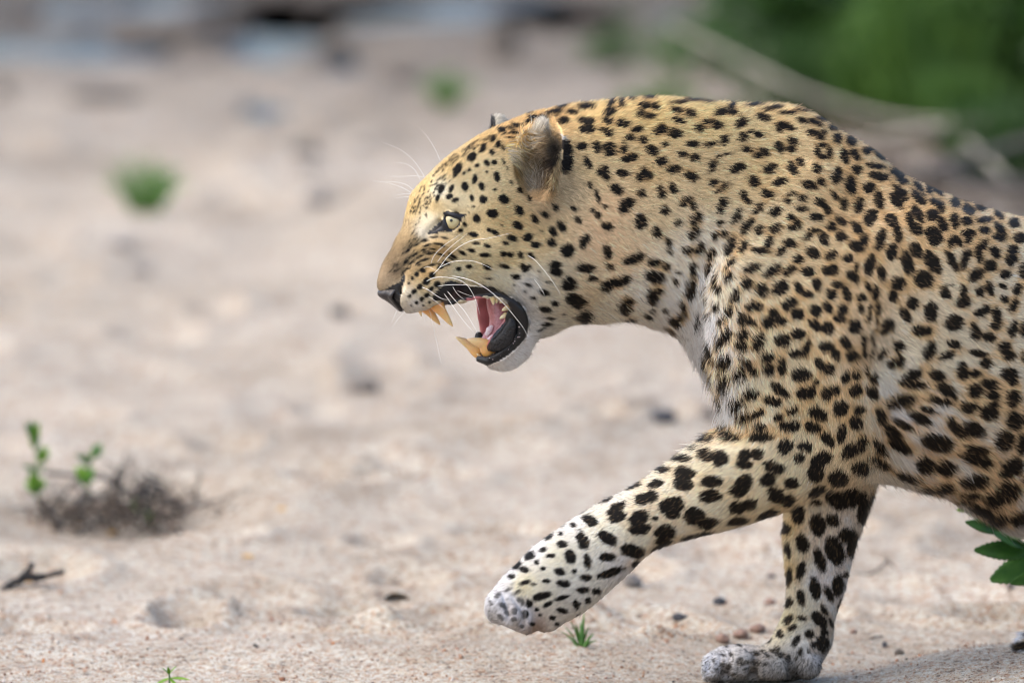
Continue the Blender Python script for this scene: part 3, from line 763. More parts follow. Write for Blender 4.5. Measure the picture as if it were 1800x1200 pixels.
CRANIUM = [(702,428),(709,402),(716,373),(725,343),(740,324),(766,299),(791,277),(815,260),(855,235),(902,214),(950,200),(1005,215),(1035,300),(1035,430),(1005,520),(965,568),(935,572),
 (930,548),(914,530),(895,516),(868,507),(835,505),(800,497),(762,478),(724,452)]
MUZZLE = [(664,504),(667,483),(675,462),(690,439),(704,421),(735,405),(775,412),(812,440),(838,478),(846,506),(832,520),(800,529),(780,537),(760,541),(740,545),(726,548),(714,549),(704,541),(690,529),(674,519)]
JAW = [(839,631),(843,625),(858,612),(868,588),(886,560),(900,528),(925,524),(962,530),(985,548),(962,574),(940,585),(929,604),(922,624),(906,641),(886,649),(867,646),(850,640)]
CHEEKWEB = [(834,517),(860,512),(892,512),(916,527),(929,550),(929,585),(915,610),(880,636),(857,625),(856,604),(848,600),(842,570)]

def t_ax(Y): return lambda px, py: at(px, py, Y)
def t_hd(px, py): return head_pt(px, py, 0.0)

add(Part(TRUNK, t_ax(0.0), [(1000,350,.72),(1150,380,.70),(1350,300,.66),(1450,500,.74),(1700,600,.76),(2000,600,.74),(2300,600,.70),(1300,650,.66)], 0.0, h=.004), .01)
add(Part(FAR_FRONT, t_ax(.075), [(1450,650,.55),(1450,950,.82),(1420,1100,.85),(1300,1170,1.15),(1430,1150,1.0)], [(1450,650,.085),(1450,900,.075),(1300,1170,.065)]), .018)
add(Part(FAR_HIND, t_ax(.10), .7, .085), .03)
add(Part(NEAR_HIND, t_ax(-.10), .62, -.085), .03)
add(Part(TAIL, t_ax(0), .95, 0.0), .03)
add(Part(NEAR_FRONT, t_ax(-.095), [(1420,320,.36),(1400,420,.42),(1420,550,.50),(1430,700,.62),(1350,830,.78),(1200,870,.86),(1050,980,.86),(950,1050,.95),(900,1075,1.0)],
    [(1400,330,-.082),(1420,550,-.095),(1430,700,-.10),(1350,830,-.10),(1100,930,-.10),(900,1070,-.105)]), .012)
# head
add(Part(CRANIUM, t_hd, [(720,400,.62),(780,400,.66),(850,350,.74),(940,350,.80),(940,500,.86),(850,470,.80),(1000,400,.85)], 0.0, h=.002, local=True), .03)
add(Part(JAW, t_hd, [(850,630,1.0),(890,630,1.05),(920,570,1.3),(960,550,1.35)], 0.0, h=.0015, local=True), .022)
add(Part(CHEEKWEB, t_hd, [(850,600,1.0),(870,540,1.2),(910,560,1.35),(890,620,1.1)], 0.0, h=.0015, local=True), .012)
add(Part(MUZZLE, t_hd, [(680,490,.66),(710,450,.80),(720,520,.98),(760,520,1.02),(800,470,.95),(830,500,.95)], 0.0, h=.0015, local=True), .012)

def hsurf(px, py, depth=0.0):
    p = surf(px, py).copy()
    p[1] += depth
    return p
# muscles and bones under the coat (added round lumps on the near side)
for (px, py, dep, rx, rz, ry, r) in [(1320,560,.022,.05,.08,.03,.035),(1400,640,.026,.075,.07,.03,.04),(1490,700,.02,.03,.09,.025,.03),(1330,830,.02,.06,.035,.024,.03),
    (1120,420,.03,.09,.07,.03,.05),(1160,260,.03,.10,.05,.03,.05),(890,470,.022,.05,.035,.026,.03),(960,480,.026,.05,.05,.03,.035),(1640,560,.034,.10,.12,.030,.07)]:
    ell(hsurf(px, py, dep), (rx, ry, rz), r)
# brow ridge, cheekbone, whisker pad, nose bridge
chain([hsurf(772,352,.006), hsurf(800,356,.006), hsurf(828,372,.007)], [.010,.011,.010], .014)
chain([hsurf(770,428,.008), hsurf(820,430,.008), hsurf(870,432,.010)], [.010,.012,.014], .02)
ell(hsurf(735,512,.010), (.026,.014,.019), .014)
ell(hsurf(775,498,.010), (.020,.012,.016), .014)
# eye socket, lids
EYE_S = surf(797, 388)
tocam = np.array([0, -CAM_D, CAM_H]) - EYE_S; tocam /= np.linalg.norm(tocam)
EYE_R = .0150
EYE_C = EYE_S - tocam * .0108
ell(EYE_S + tocam * .003, (.0125, .0095, .0125), .003, sub=True)
chain([hsurf(748,412,.001), hsurf(765,398,.001), hsurf(780,384,.001)], [.0022,.0036,.004], .004, sub=True)
ecen = EYE_C
def lid(px, py, lift):
    """a point on a shell just outside the eyeball, seen at a pixel"""
    dx, dy, dz = ray(px, py)
    t = (ecen[1] + CAM_D) / dy
    q = np.array([dx * t, ecen[1], CAM_H + dz * t]) - ecen
    rr = q[0] ** 2 + q[2] ** 2
    q[1] = -math.sqrt(max((EYE_R + lift) ** 2 - rr, 0.0))
    return ecen + q
chain([lid(776,373,.001), lid(788,374,.0014), lid(800,377,.0014), lid(811,382,.0012), lid(818,381,.001)], [.0022,.0036,.0038,.0034,.002], .0025)
chain([lid(815,381,.0008), lid(811,391,.0010), lid(804.5,401,.0010), lid(795,407,.0008), lid(782,409,.001)], [.0018,.0030,.0032,.0028,.0018], .002)
chain([lid(778,373,.0008), lid(780,384,.0008), lid(783,394,.0008), lid(789,404,.0008)], [.0026,.0034,.0036,.0026], .002)
# mouth cavity, open on the near side, its far wall left standing
cav = [(826,530),(840,520),(880,519.5),(890,525),(893,540),(891,558),(886,567),(868,584),(858,602),(846,610),(832,600)]
Pc = to_head(head_pt(np.array([c[0] for c in cav], float), np.array([c[1] for c in cav], float), -.045))[:, [0, 2]]
Pf = to_head(head_pt(np.array([c[0] for c in cav], float), np.array([c[1] for c in cav], float), .03))[:, [0, 2]]
s = box(head_pt(820, 640, 0) - np.array([.03, .2, .02]), head_pt(900, 500, 0) + np.array([.06, .2, .02]))
xl, yl, z = head_xyz(s)
XX = np.broadcast_to(xl[:, :, None], xl.shape + (len(z),)); ZZ = np.broadcast_to(z[None, None, :], XX.shape); YY = np.broadcast_to(yl[:, :, None], XX.shape)
wy = np.clip((YY + .045) / .075, 0, 1)
off = (Pf - Pc).mean(0)
dcav = poly_sd(XX - wy * off[0], ZZ - wy * off[1], catmull(Pc, 3))
fc = np.maximum(-dcav, YY - .020).astype(np.float32)
F[s] = -smin(-F[s], fc, .004)
WALL = [(836,519),(834,500),(900,500),(915,540),(900,575),(872,594),(858,612),(848,606),(843,580)]
add(Part(WALL, lambda a, b: head_pt(a, b, .026), .45, .026, h=.001, pad=.03, local=True), .004)
# lips: a rolled black rim round the mouth
def lipchain(rows, r):
    chain([head_pt(a, b, c) for a, b, c, _ in rows], [q for *_, q in rows], r)
lipchain([(842,631,-.012,.0045),(858,634,-.026,.0055),(880,626,-.034,.007),(900,609,-.041,.0075),(915,588,-.047,.0075),(920,565,-.052,.0075),(913,545,-.055,.007),(898,530,-.055,.0055),(878,520,-.052,.004)], .006)
lipchain([(858,612,-.022,.004),(868,598,-.028,.006),(884,584,-.034,.008),(894,570,-.040,.008),(899,552,-.047,.006)], .008)
lipchain([(790,533,-.036,.003),(812,527,-.040,.0035),(840,521,-.046,.0035),(870,517,-.051,.0035)], .006)
# nose: hollow between pad and lip, later covered by the nose leather
chain([head_pt(711,484,-.030), head_pt(706,508,-.022), head_pt(703,532,-.010)], [.0022,.0026,.002], .004, sub=True)
# folds of the snarl, gathered over the side of the nose
for ln in ([(706,468),(720,454),(736,442),(752,437),(768,439)], [(716,468),(730,455),(746,447),(764,445),(784,450),(800,458)], [(710,447),(724,434),(740,426),(754,422)], [(727,468),(740,458),(756,454),(772,457)], [(703,486),(712,474),(722,470)], [(735,428),(752,418),(772,416),(790,420)], [(733,478),(748,468),(768,464),(786,468)]):
    chain([hsurf(a, b, -.0012) for a, b in ln], [.0015] + [.0040] * (len(ln) - 2) + [.0014], .0035, sub=True)
# near ear: a cup open towards the camera and forwards
def frame(e1, f):
    e1 = np.array(e1, float); e1 /= np.linalg.norm(e1)
    f = np.array(f, float); f -= e1 * (f @ e1); f /= np.linalg.norm(f)
    return np.stack([np.cross(f, e1), f, e1])          # rows: width, facing, length
EAR_C = surf(955, 285) + np.array([0, -.010, -.003])
EAR_AX = frame((.04, -.22, 1.0), (-.86, -.50, .10))
ell(EAR_C + np.array([-.006, .004, .004]), (.039, .024, .047), .006, EAR_AX)
ell(EAR_C + EAR_AX[1] * .013 + EAR_AX[2] * -.001, (.031, .025, .040), .003, EAR_AX, sub=True)
# far ear, only its tip shows above the brow line
FE = head_pt(877, 238, .055)
FAX = frame((-.10, .25, 1.0), (-.75, -.1, .1))
ell(FE, (.022, .013, .024), .004, FAX)
ell(FE + FAX[1] * .012 + FAX[2] * .002, (.017, .012, .018), .002, FAX, sub=True)
# toes of the raised paw and of the planted paw
for (px, py, Y, a, b, c) in [(885,1060,-.125,.020,.016,.020),(905,1078,-.135,.018,.015,.020),(926,1092,-.130,.014,.014,.016),(880,1068,-.085,.018,.018,.018),(960,1085,-.115,.022,.018,.014)]:
    ell(at(px, py, Y), (a, c, b), .007)
for (px, py, Y, a, b, c) in [(1258,1170,.085,.017,.017,.020),(1256,1166,.045,.018,.020,.017),(1300,1162,.030,.022,.021,.016),(1355,1168,.026,.026,.020,.018),(1420,1165,.045,.018,.020,.020)]:
    ell(at(px, py + 3, Y), (a * .94, c * .95, b * .90), .005)
for (px, py, Y, a, b, c) in [(1806,1130,.055,.016,.015,.016),(1806,1130,.10,.016,.015,.016)]:
    ell(at(px, py, Y), (a, c, b), .007)
chain([hsurf(942,1064), hsurf(940,1085), hsurf(940,1103), at(943,1116,-.11)], [.002,.0035,.005,.006], .005, sub=True)
chain([hsurf(884,1040), hsurf(893,1062), hsurf(897,1090)], [.0015,.0032,.0036], .005, sub=True)
chain([hsurf(905,1046), hsurf(917,1068), hsurf(919,1098)], [.0015,.0032,.0036], .005, sub=True)
for a_ in (1281, 1330):
    chain([hsurf(a_ + 8,1140), hsurf(a_,1156), hsurf(a_ - 5,1172), hsurf(a_ - 5,1188)], [.002,.0045,.005,.005], .005, sub=True)
chain([hsurf(1256,1146), hsurf(1247,1160), hsurf(1244,1182)], [.002,.004,.004], .004, sub=True)
chain([hsurf(1392,1150), hsurf(1388,1170), hsurf(1390,1188)], [.001,.003,.003], .006, sub=True)
# creases: behind the shoulder, in front of it
chain([at(1546,500,-.16), at(1541,580,-.165), at(1535,680,-.165), at(1532,760,-.16), at(1534,830,-.15)], [.002,.004,.005,.006,.006], .02, sub=True)
chain([at(1240,440,-.115), at(1226,500,-.118), at(1232,580,-.10), at(1252,650,-.09)], [.002,.004,.004,.002], .02, sub=True)
print('field', F.shape, round(time.time() - T0, 1))

g = openvdb.FloatGrid(.08)
g.copyFromArray(F)
pts, quads = g.convertToQuads(isovalue=0.0)[:2]
BV = np.stack([np.interp(pts[:, i], np.arange(len(A)), A) for i, A in enumerate((XS, YS, ZS))], -1)
BQ = quads[:, ::-1].astype(np.int64)
# keep the main piece, smooth it a little
ed = np.concatenate([BQ[:, [0, 1]], BQ[:, [1, 2]], BQ[:, [2, 3]], BQ[:, [3, 0]]])
lab = np.arange(len(BV))
for it in range(400):
    nl = lab.copy()
    np.minimum.at(nl, ed[:, 0], lab[ed[:, 1]]); np.minimum.at(nl, ed[:, 1], lab[ed[:, 0]])
    nl = nl[nl]
    if (nl == lab).all(): break
    lab = nl
big = np.bincount(lab).argmax()
keep = lab == big
BQ = BQ[keep[BQ[:, 0]]]
remap = np.cumsum(keep) - 1
BV = BV[keep]; BQ = remap[BQ]
ed = np.concatenate([BQ[:, [0, 1]], BQ[:, [1, 2]], BQ[:, [2, 3]], BQ[:, [3, 0]]])
deg = np.maximum(np.bincount(ed.ravel(), minlength=len(BV)), 1)
def lap(A):
    r = np.zeros_like(A)
    for c in range(A.shape[1]):
        r[:, c] = (np.bincount(ed[:, 0], A[ed[:, 1], c], len(A)) + np.bincount(ed[:, 1], A[ed[:, 0], c], len(A))) / deg
    return r
for it in range(4):
    BV = BV + .55 * (lap(BV) - BV)
    BV = BV - .57 * (lap(BV) - BV) if it % 2 else BV
def vnormals(V, Q):
    a, b, c, d = [V[Q[:, i]] for i in range(4)]
    n = np.cross(c - a, d - b)
    N = np.zeros_like(V)
    for i in range(4):
        for k in range(3): N[:, k] += np.bincount(Q[:, i], n[:, k], len(V))
    return N / np.maximum(np.linalg.norm(N, axis=1, keepdims=True), 1e-12)
BN = vnormals(BV, BQ)
if ((BV - BV.mean(0)) * BN).sum() < 0:
    BQ = BQ[:, ::-1]; BN = -BN
_px, _py = to_px(BV)
inset = sstep(930, 1010, _px) * np.where(_py > 1125, .0012, np.where((_py > 780) & (_px < 1560), .0030, .0048)) + .0030 * sstep(.3, .9, BN[:, 2]) * (_py < 420) * sstep(900, 1000, _px)
for it in range(6): inset = lap(inset[:, None])[:, 0]
BV = BV - BN * inset[:, None]
del F
print('mesh', len(BV), len(BQ), round(time.time() - T0, 1))
# ------------------------------------------------------------------ coat colours
def in_poly(px, py, P):
    P = np.asarray(P, float); r = np.zeros(px.shape, bool)
    for a, b in zip(P, np.roll(P, -1, 0)):
        if a[1] == b[1]: continue
        c = ((a[1] > py) != (b[1] > py)) & (px < (b[0] - a[0]) * (py - a[1]) / (b[1] - a[1]) + a[0])
        r ^= c
    return r
def idw2(px, py, rows, p=3.0, soft=12.0):
    rows = np.array(rows, float)
    num = np.zeros((len(px), rows.shape[1] - 2)); den = np.zeros(len(px))
    for r in rows:
        w = 1.0 / (((px - r[0]) ** 2 + (py - r[1]) ** 2 + soft * soft) ** (p / 2))
        num += w[:, None] * r[2:]; den += w
    return num / den[:, None]
LIP = [(756,520),(766,508),(776,498),(788,491),(800,493),(826,503),(849,499),(868,503),(885,514),(895,521),(912,529),(925,547),(930,565),(927,590),(912,608),(895,624),(877,635),(857,643),(845,640),(834,632),
 (842,620),(856,611),(862,598),(868,586),(887,566),(889,556),(889,540),(884,524),(870,521),(833,522),(807,530),(792,540),(774,536),(768,528)]
MOUTH = [(815,519),(870,521),(884,524),(889,540),(889,556),(887,566),(868,586),(862,598),(856,611),(842,622),(836,600),(828,560)]
EYE = [(777,370),(800,372),(812,376),(826,373),(817,381),(812,384),(810,394),(803,402),(793,408),(775,409),(760,412),(748,411),(762,399),(774,389),(780,382)]
EARLINE = None
COAT = [  # x, y, apparent colour
 (668,490,146,124,90),(690,450,120,99,66),(700,472,118,97,66),(712,440,134,110,72),(712,400,158,133,88),(722,420,160,132,84),(722,365,200,168,102),(745,325,205,172,104),(790,290,206,172,108),(850,240,205,168,102),(900,215,208,165,98),(960,192,212,168,100),
 (735,440,176,142,84),(770,440,186,150,90),(720,470,190,156,98),(745,480,186,148,86),(715,520,212,196,162),(728,538,222,212,192),(760,525,205,188,150),(745,505,200,172,116),
 (752,388,220,202,158),(740,408,216,202,168),(765,360,214,182,118),(770,335,222,210,172),(800,350,206,184,132),(830,320,212,186,130),(830,400,214,182,120),(870,380,214,180,116),(860,290,210,184,128),
 (850,455,214,190,134),(820,470,216,196,146),(880,490,214,200,160),(900,450,214,184,124),(925,505,208,200,180),(920,540,205,198,182),(945,555,210,204,188),(905,400,212,176,112),(950,420,212,180,122),
 (895,640,240,232,216),(920,615,236,228,212),(870,648,232,222,204),(960,540,212,198,160),(985,500,212,192,150),(960,350,190,158,110),(1010,340,188,166,124),
 (1075,370,216,180,130),(1050,420,212,178,132),(1090,450,216,182,132),(1040,500,212,184,136),(1070,545,218,204,170),(1140,530,224,212,184),(1180,560,228,220,202),(1110,560,222,208,178),
 (1060,200,218,182,112),(1050,300,200,176,124),(1150,200,220,186,114),(1150,300,206,174,116),(1160,380,206,180,130),(1200,450,224,206,170),(1240,440,226,210,178),(1236,500,234,226,208),(1240,570,238,232,220),
 (1262,670,240,236,228),(1275,720,242,238,230),(1250,620,238,232,222),(1280,520,226,208,166),(1250,200,222,190,120),(1260,320,208,178,122),(1350,210,220,188,124),(1340,300,216,182,120),(1370,400,214,188,136),(1320,440,216,192,142),
 (1450,250,220,186,126),(1480,350,212,176,118),(1450,450,212,184,132),(1560,320,210,178,124),(1540,400,206,176,126),(1650,360,212,184,134),(1750,400,212,188,142),(1620,450,210,188,144),(1700,480,208,190,150),
 (1780,500,206,190,154),(1540,540,198,168,122),(1515,620,190,158,112),(1500,500,204,172,122),(1400,530,218,192,140),(1350,600,222,200,150),(1420,620,216,192,142),(1330,700,224,204,154),(1420,720,216,192,140),
 (1500,730,206,178,128),(1590,560,208,190,152),(1570,650,216,204,172),(1555,690,216,206,182),(1650,620,206,190,152),(1740,600,206,190,154),(1580,740,208,204,194),(1640,740,212,204,186),(1720,700,206,194,162),
 (1620,800,216,210,196),(1700,780,212,204,184),(1780,720,204,194,166),(1780,820,202,194,176),(1700,860,204,196,178),(1760,910,190,182,166),(1560,830,206,194,166),(1510,790,200,172,122),(1450,790,216,192,142),
 (1300,780,222,204,158),(1380,840,216,198,150),(1460,840,196,174,130),(1250,850,222,206,162),(1180,860,224,212,176),(1130,870,226,216,186),(1200,900,218,206,170),(1300,860,220,204,160),(1120,920,216,204,166),(1060,930,220,210,176),(1180,930,210,198,166),(1300,900,212,196,156),
 (1080,870,228,220,196),(1000,915,230,224,206),(940,960,230,226,214),(890,1005,228,225,216),(862,1050,218,216,210),(1040,1000,216,208,182),(980,980,214,204,168),(960,1050,210,200,170),(920,1030,214,202,160),
 (1090,1000,206,200,188),(1030,1060,206,198,176),(885,1048,214,210,200),(900,1068,194,188,178),(925,1086,198,190,178),(870,1075,208,204,196),(942,1100,150,128,108),(980,1085,206,198,178),
 (1382,930,206,172,108),(1385,1000,204,172,110),(1400,960,206,190,150),(1430,950,214,210,198),(1490,900,206,200,186),(1470,980,212,212,208),(1440,1020,214,212,206),(1480,1040,206,206,202),(1410,1060,206,194,160),
 (1390,1090,210,194,140),(1365,1115,214,200,158),(1420,1110,200,192,170),(1450,1120,180,172,156),(1440,1150,182,178,172),(1400,1140,206,198,180),(1300,1138,222,214,196),(1265,1142,224,222,214),(1240,1172,228,230,232),(1252,1150,228,226,218),(1275,1178,142,134,124),
 (1340,1172,136,128,116),(1400,1175,150,143,132),(1310,1156,176,168,154),(1800,1120,230,234,236),
 (1900,420,206,178,124),(2100,450,204,176,122),(1950,700,206,188,146),(2300,600,204,176,126),(1900,900,206,200,184),(2200,850,206,186,140),(2300,1100,204,194,166),(2600,900,204,180,130)]
FLOW = [  # x, y, direction of the lie of the hair in the picture
 (672,480,.5,-.85),(700,430,.45,-.9),(720,360,.5,-.85),(745,325,.7,-.7),(800,280,.8,-.6),(860,240,.9,-.4),(930,205,.95,-.25),
 (715,470,.8,-.5),(760,430,.85,-.45),(715,525,.6,.6),(745,525,.8,.5),(790,470,1,.1),(750,395,.5,-.8),(790,350,.75,-.65),(830,340,.85,-.4),(830,420,1,.0),(880,300,.9,-.1),(880,400,1,.1),(880,480,.95,.3),
 (920,440,.95,.3),(920,520,.8,.6),(945,500,.9,.45),(900,640,.75,.6),(925,610,.8,.5),(870,645,.4,.9),(960,560,.9,.4),(960,380,.7,.7),(1000,350,.8,.6),
 (1030,300,.95,.2),(1060,420,.85,.5),(1050,540,.95,.3),(1100,300,1,.1),(1100,480,.95,.3),(1150,550,.8,.55),(1060,190,.97,-.1),(1150,185,1,-.02),(1300,190,1,.05),(1250,300,1,.15),(1200,420,.8,.5),
 (1230,500,.35,.93),(1240,600,.3,.95),(1270,700,.25,.97),(1350,350,.95,.3),(1350,450,.8,.6),(1420,230,.95,.3),(1480,300,.85,.5),(1560,320,.85,.5),(1700,370,.93,.37),(1450,480,.75,.65),(1330,560,.5,.85),(1420,620,.45,.9),
 (1500,560,.6,.8),(1520,680,.25,.97),(1340,700,.4,.9),(1450,740,.2,.97),(1560,500,.7,.7),(1650,480,.85,.5),(1780,480,.93,.4),(1600,600,.75,.6),(1700,620,.85,.5),(1790,640,.9,.42),(1570,680,.7,.55),(1600,760,.75,.6),(1700,780,.85,.5),
 (1620,840,.8,.5),(1750,900,.7,.7),(1790,800,.85,.5),(1380,800,-.6,.8),(1500,810,-.3,.9),(1300,800,-.85,.5),(1250,850,-.88,.42),(1400,870,-.9,.35),(1150,900,-.85,.5),(1060,930,-.8,.6),(980,1000,-.75,.65),(900,1040,-.75,.65),(920,1090,-.6,.8),(1030,1060,-.85,.4),
 (1440,900,-.1,1),(1400,980,-.05,1),(1470,980,-.15,1),(1420,1060,-.2,.97),(1380,1110,-.6,.8),(1440,1140,.3,.9),(1300,1160,-.9,.4),(1250,1170,-.8,.6),(1400,1170,-.3,.6),
 (2000,500,.9,.4),(2300,600,.6,.8),(2300,1000,-.1,1),(2600,850,.3,.95),(1850,1130,-.9,.3),(1950,850,.7,.7)]
FURL = [  # x, y, hair length in mm
 (768,400,1.5),(785,411,1.5),(800,366,2),(815,385,1.6),(775,380,1.8),(756,408,1.5), (670,490,3),(700,430,3.6),(725,350,4.5),(720,520,4),(760,440,4.5),(750,500,4),(800,400,5.5),(800,300,6),(860,245,6.5),(900,400,7),(880,480,6.5),(920,540,5.5),(900,630,7.5),(925,612,9),(870,645,6),(960,500,9),
 (1000,350,10),(960,390,9),(1050,450,12),(1060,560,13),(1100,300,11),(1060,190,12),(1150,185,13),(1300,190,13),(1200,450,13),(1150,570,11),(1236,500,17),(1260,650,24),(1275,720,26),(1350,350,11),(1450,250,10),(1420,550,9),
 (1560,320,8),(1700,380,8),(1650,500,9),(1780,500,9),(1350,700,8),(1500,700,8),(1560,650,13),(1580,720,15),(1600,760,15),(1700,760,13),(1620,840,17),(1750,900,19),(1790,820,13),(1700,620,10),
 (1300,800,7),(1200,870,6.5),(1080,940,6),(980,1000,6),(900,1040,6),(870,1060,6),(930,1095,4),(1420,870,8),(1440,950,8),(1400,1060,6.5),(1440,1140,6),(1300,1160,3.6),(1250,1170,4.5),(2000,500,9),(2300,700,9),(2300,1000,6)]

cam_pos = np.array([0, -CAM_D, CAM_H])
EAR_IN = EAR_C + EAR_AX[1] * .013 + EAR_AX[2] * -.001
def ear_fields(P):
    qi = np.sqrt((((P - EAR_IN) @ EAR_AX.T / np.array([.031, .025, .044])) ** 2).sum(-1))
    qo_v = (P - (EAR_C + np.array([-.006, .004, .004]))) @ EAR_AX.T
    qo = np.sqrt(((qo_v / np.array([.036, .023, .052])) ** 2).sum(-1))
    return qi, qo, qo_v
EARZ = [(886,256),(905,243),(925,231),(940,224),(946,210),(957,202),(972,207),(985,225),(990,250),(988,280),(978,300),(976,332),(950,338),(926,338),(910,312),(897,285)]
EARCOL = [(957,208,228,222,206),(948,214,224,216,198),(978,226,196,172,134),(968,218,196,178,150),(948,222,224,216,198),(930,238,210,168,96),(905,250,210,165,86),(895,262,212,180,112),(900,285,214,198,156),(938,250,200,166,110),(908,275,206,190,150),(955,250,146,120,88),(970,262,44,37,31),  # near-black core beside the rim: deep shade of the cup, painted in
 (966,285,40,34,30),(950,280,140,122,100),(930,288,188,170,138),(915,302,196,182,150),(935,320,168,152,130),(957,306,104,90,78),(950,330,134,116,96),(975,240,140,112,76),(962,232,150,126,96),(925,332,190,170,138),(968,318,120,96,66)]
EARFLOW = [(957,210,.1,-1),(945,225,.3,-.8),(930,240,.7,.1),(905,255,.85,.35),(900,275,.8,.6),(915,300,.7,.7),(930,320,.75,.6),(935,260,.9,.3),(955,262,-.9,.2),(975,262,-1,.05),(970,285,-1,.2),(955,300,.5,.8),(950,325,-.6,.6),(970,240,-.7,.5)]
DARK = np.array([.0105, .0088, .0075])
def coat(P, N, px, py, w1, w2):
    """albedo of the coat at points P"""
    C = lin(*idw2(px, py, COAT).T).T if False else None
    srgb = idw2(px, py, COAT, 3.2, 20)
    fc_ = px < 960
    srgb[fc_] = idw2(px[fc_], py[fc_], COAT, 3.4, 9)
    srgb = srgb / 255
    C = np.where(srgb <= .04045, srgb / 12.92, ((srgb + .055) / 1.055) ** 2.4) * np.array([1.15, 1.17, 1.33])
    g_ = C @ np.array([.3, .6, .1]); C = g_[:, None] + (C - g_[:, None]) * .90
    m, h = spot_mask(px, py, w1)
    tan = np.array([.42, .265, .12])
    hh = (h * np.where((py > 770) & (px < 1530), .32, .78) * sstep(1000, 1120, px))[:, None]
    C = C * (1 - hh) + hh * np.minimum(tan * (C.mean(1, keepdims=True) / tan.mean() * .72), 1)
    # grey sandy wear on the planted paw
    dirt = sstep(1138, 1172, py) * sstep(1238, 1262, px) * (px > 1225) * (px < 1480) * sstep(-.35, .4, w2)
    m = m * (1 - .35 * dirt)
    C = C * (1 - .32 * dirt[:, None]) + .32 * dirt[:, None] * np.array([.21, .19, .165])
    m = m * (1 - .22 * ((px < 925) & (py > 1030)))
    C = C * (1 - m[:, None]) + m[:, None] * (DARK + sstep(1050, 1250, px)[:, None] * np.array([.005, .0035, .002]))
    # ears
    qi, qo, qv = ear_fields(P)
    rimx = np.interp(py, [205, 222, 244, 280, 292, 310, 330], [962, 980, 986, 986, 979, 974, 974])
    zone = in_poly(px, py, EARZ) & (qo < 1.9) & (px < rimx + 2)
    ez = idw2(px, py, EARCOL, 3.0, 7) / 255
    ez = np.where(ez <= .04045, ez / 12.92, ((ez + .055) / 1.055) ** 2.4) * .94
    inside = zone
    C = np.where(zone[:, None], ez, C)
    rim = (px > rimx - 6) & (px < rimx + 3) & (py > 236) & (py < 332) & (qo < 1.5)
    C = np.where(rim[:, None], np.array([.50, .38, .22]), C)
    back = (px >= rimx + 2.5) & (((px - 991 - (py - 270) * .10) / 16) ** 2 + ((py - 272) / 36) ** 2 < 1) & (qo < 2.2)
    whit = back & (py < 245 + (px - 990) * .3) & (px < 999)
    brn = back & (py > 300)
    C = np.where(back[:, None], np.array([.012, .010, .009]), C)
    C = np.where(whit[:, None], np.array([.45, .44, .41]), C)
    C = np.where(brn[:, None], np.array([.10, .075, .045]), C)
    m = np.where(zone | rim | back, 0, m)
    fe = np.linalg.norm((P - FE) / np.array([.034, .034, .034]), axis=1)
    farear = (fe < 1.0) & (py < 268 - (px - 840) * .52) & (px < 905) & (py < 232)
    fin = farear & ((((P - (FE + FAX[1] * .012 + FAX[2] * .002)) @ FAX.T / np.array([.017, .012, .018])) ** 2).sum(-1) < 1.3)
    C = np.where(farear[:, None], np.array([.50, .47, .40]), C)
    C = np.where(fin[:, None], np.array([.05, .05, .055]), C)
    return C, m, inside, back | rim, farear

BPX, BPY = to_px(BV)
fac = ((cam_pos - BV) * BN).sum(1) / np.linalg.norm(cam_pos - BV, axis=1)
w1 = vnoise(BV[:, 0] * 210, BV[:, 1] * 210, BV[:, 2] * 210, 3)
w2 = vnoise(BV[:, 0] * 300, BV[:, 1] * 300, BV[:, 2] * 300, 9)
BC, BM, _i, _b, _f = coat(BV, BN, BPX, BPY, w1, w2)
HL = to_head(BV)
inlip = in_poly(BPX, BPY, LIP) & (BPX < 935)
inmouth = in_poly(BPX, BPY, MOUTH) & (HL[:, 1] > -.05)
ineye = in_poly(BPX, BPY, EYE)
innose = in_poly(BPX, BPY, [(669,513),(684,503),(700,497),(711,480),(713,486),(706,512),(703,534),(712,546),(708,548),(690,531),(673,522)])
mn = vnoise(BV[:, 0] * 90, BV[:, 1] * 90, BV[:, 2] * 90, 4)
pink = np.array([.40, .13, .135])[None] * (1 + .22 * mn[:, None])
BC = np.where(inmouth[:, None], pink, BC)
BC = np.where(inlip[:, None], np.array([.008, .0075, .008]), BC)
BC = np.where(ineye[:, None], np.array([.014, .014, .017]), BC)
BC = np.where(innose[:, None], np.array([.012, .011, .011]), BC)
bare = (inlip | inmouth | ineye | innose) & (BPX < 940)
# underside of the upper jaw and the inside of the lower jaw
roof = (BN[:, 2] < -.55) & (BPX > 745) & (BPX < 900) & (BPY > 515) & (BPY < 556) & (HL[:, 1] > -.012) & (HL[:, 1] < .03)
BC = np.where(roof[:, None], pink * .9, BC)
GLOSS = np.where(bare | roof, np.where(inlip & (BPY < 535), .5, .34), .85)

LEO = empty('leopard', (0.45, 0.0, 0.0), label='snarling spotted leopard walking left across the sand with one forepaw raised', cat='leopard')
LO = np.array(LEO.location)
bme = fast_mesh('body', BV - LO, BQ)
set_col(bme, BC)
a = bme.attributes.new('gloss', 'FLOAT', 'POINT'); a.data.foreach_set('value', GLOSS.astype(np.float32))
m, N_, L_, p_ = new_mat('coat_skin', .8, spec=.3)
at_ = node(N_, 'ShaderNodeAttribute', attribute_name='Col'); L_.new(at_.outputs['Color'], p_.inputs['Base Color'])
ag_ = node(N_, 'ShaderNodeAttribute', attribute_name='gloss'); L_.new(ag_.outputs['Fac'], p_.inputs['Roughness'])
tcn = node(N_, 'ShaderNodeTexCoord'); nz = node(N_, 'ShaderNodeTexNoise'); nz.inputs['Scale'].default_value = 420; nz.inputs['Detail'].default_value = 3
L_.new(tcn.outputs['Object'], nz.inputs['Vector'])
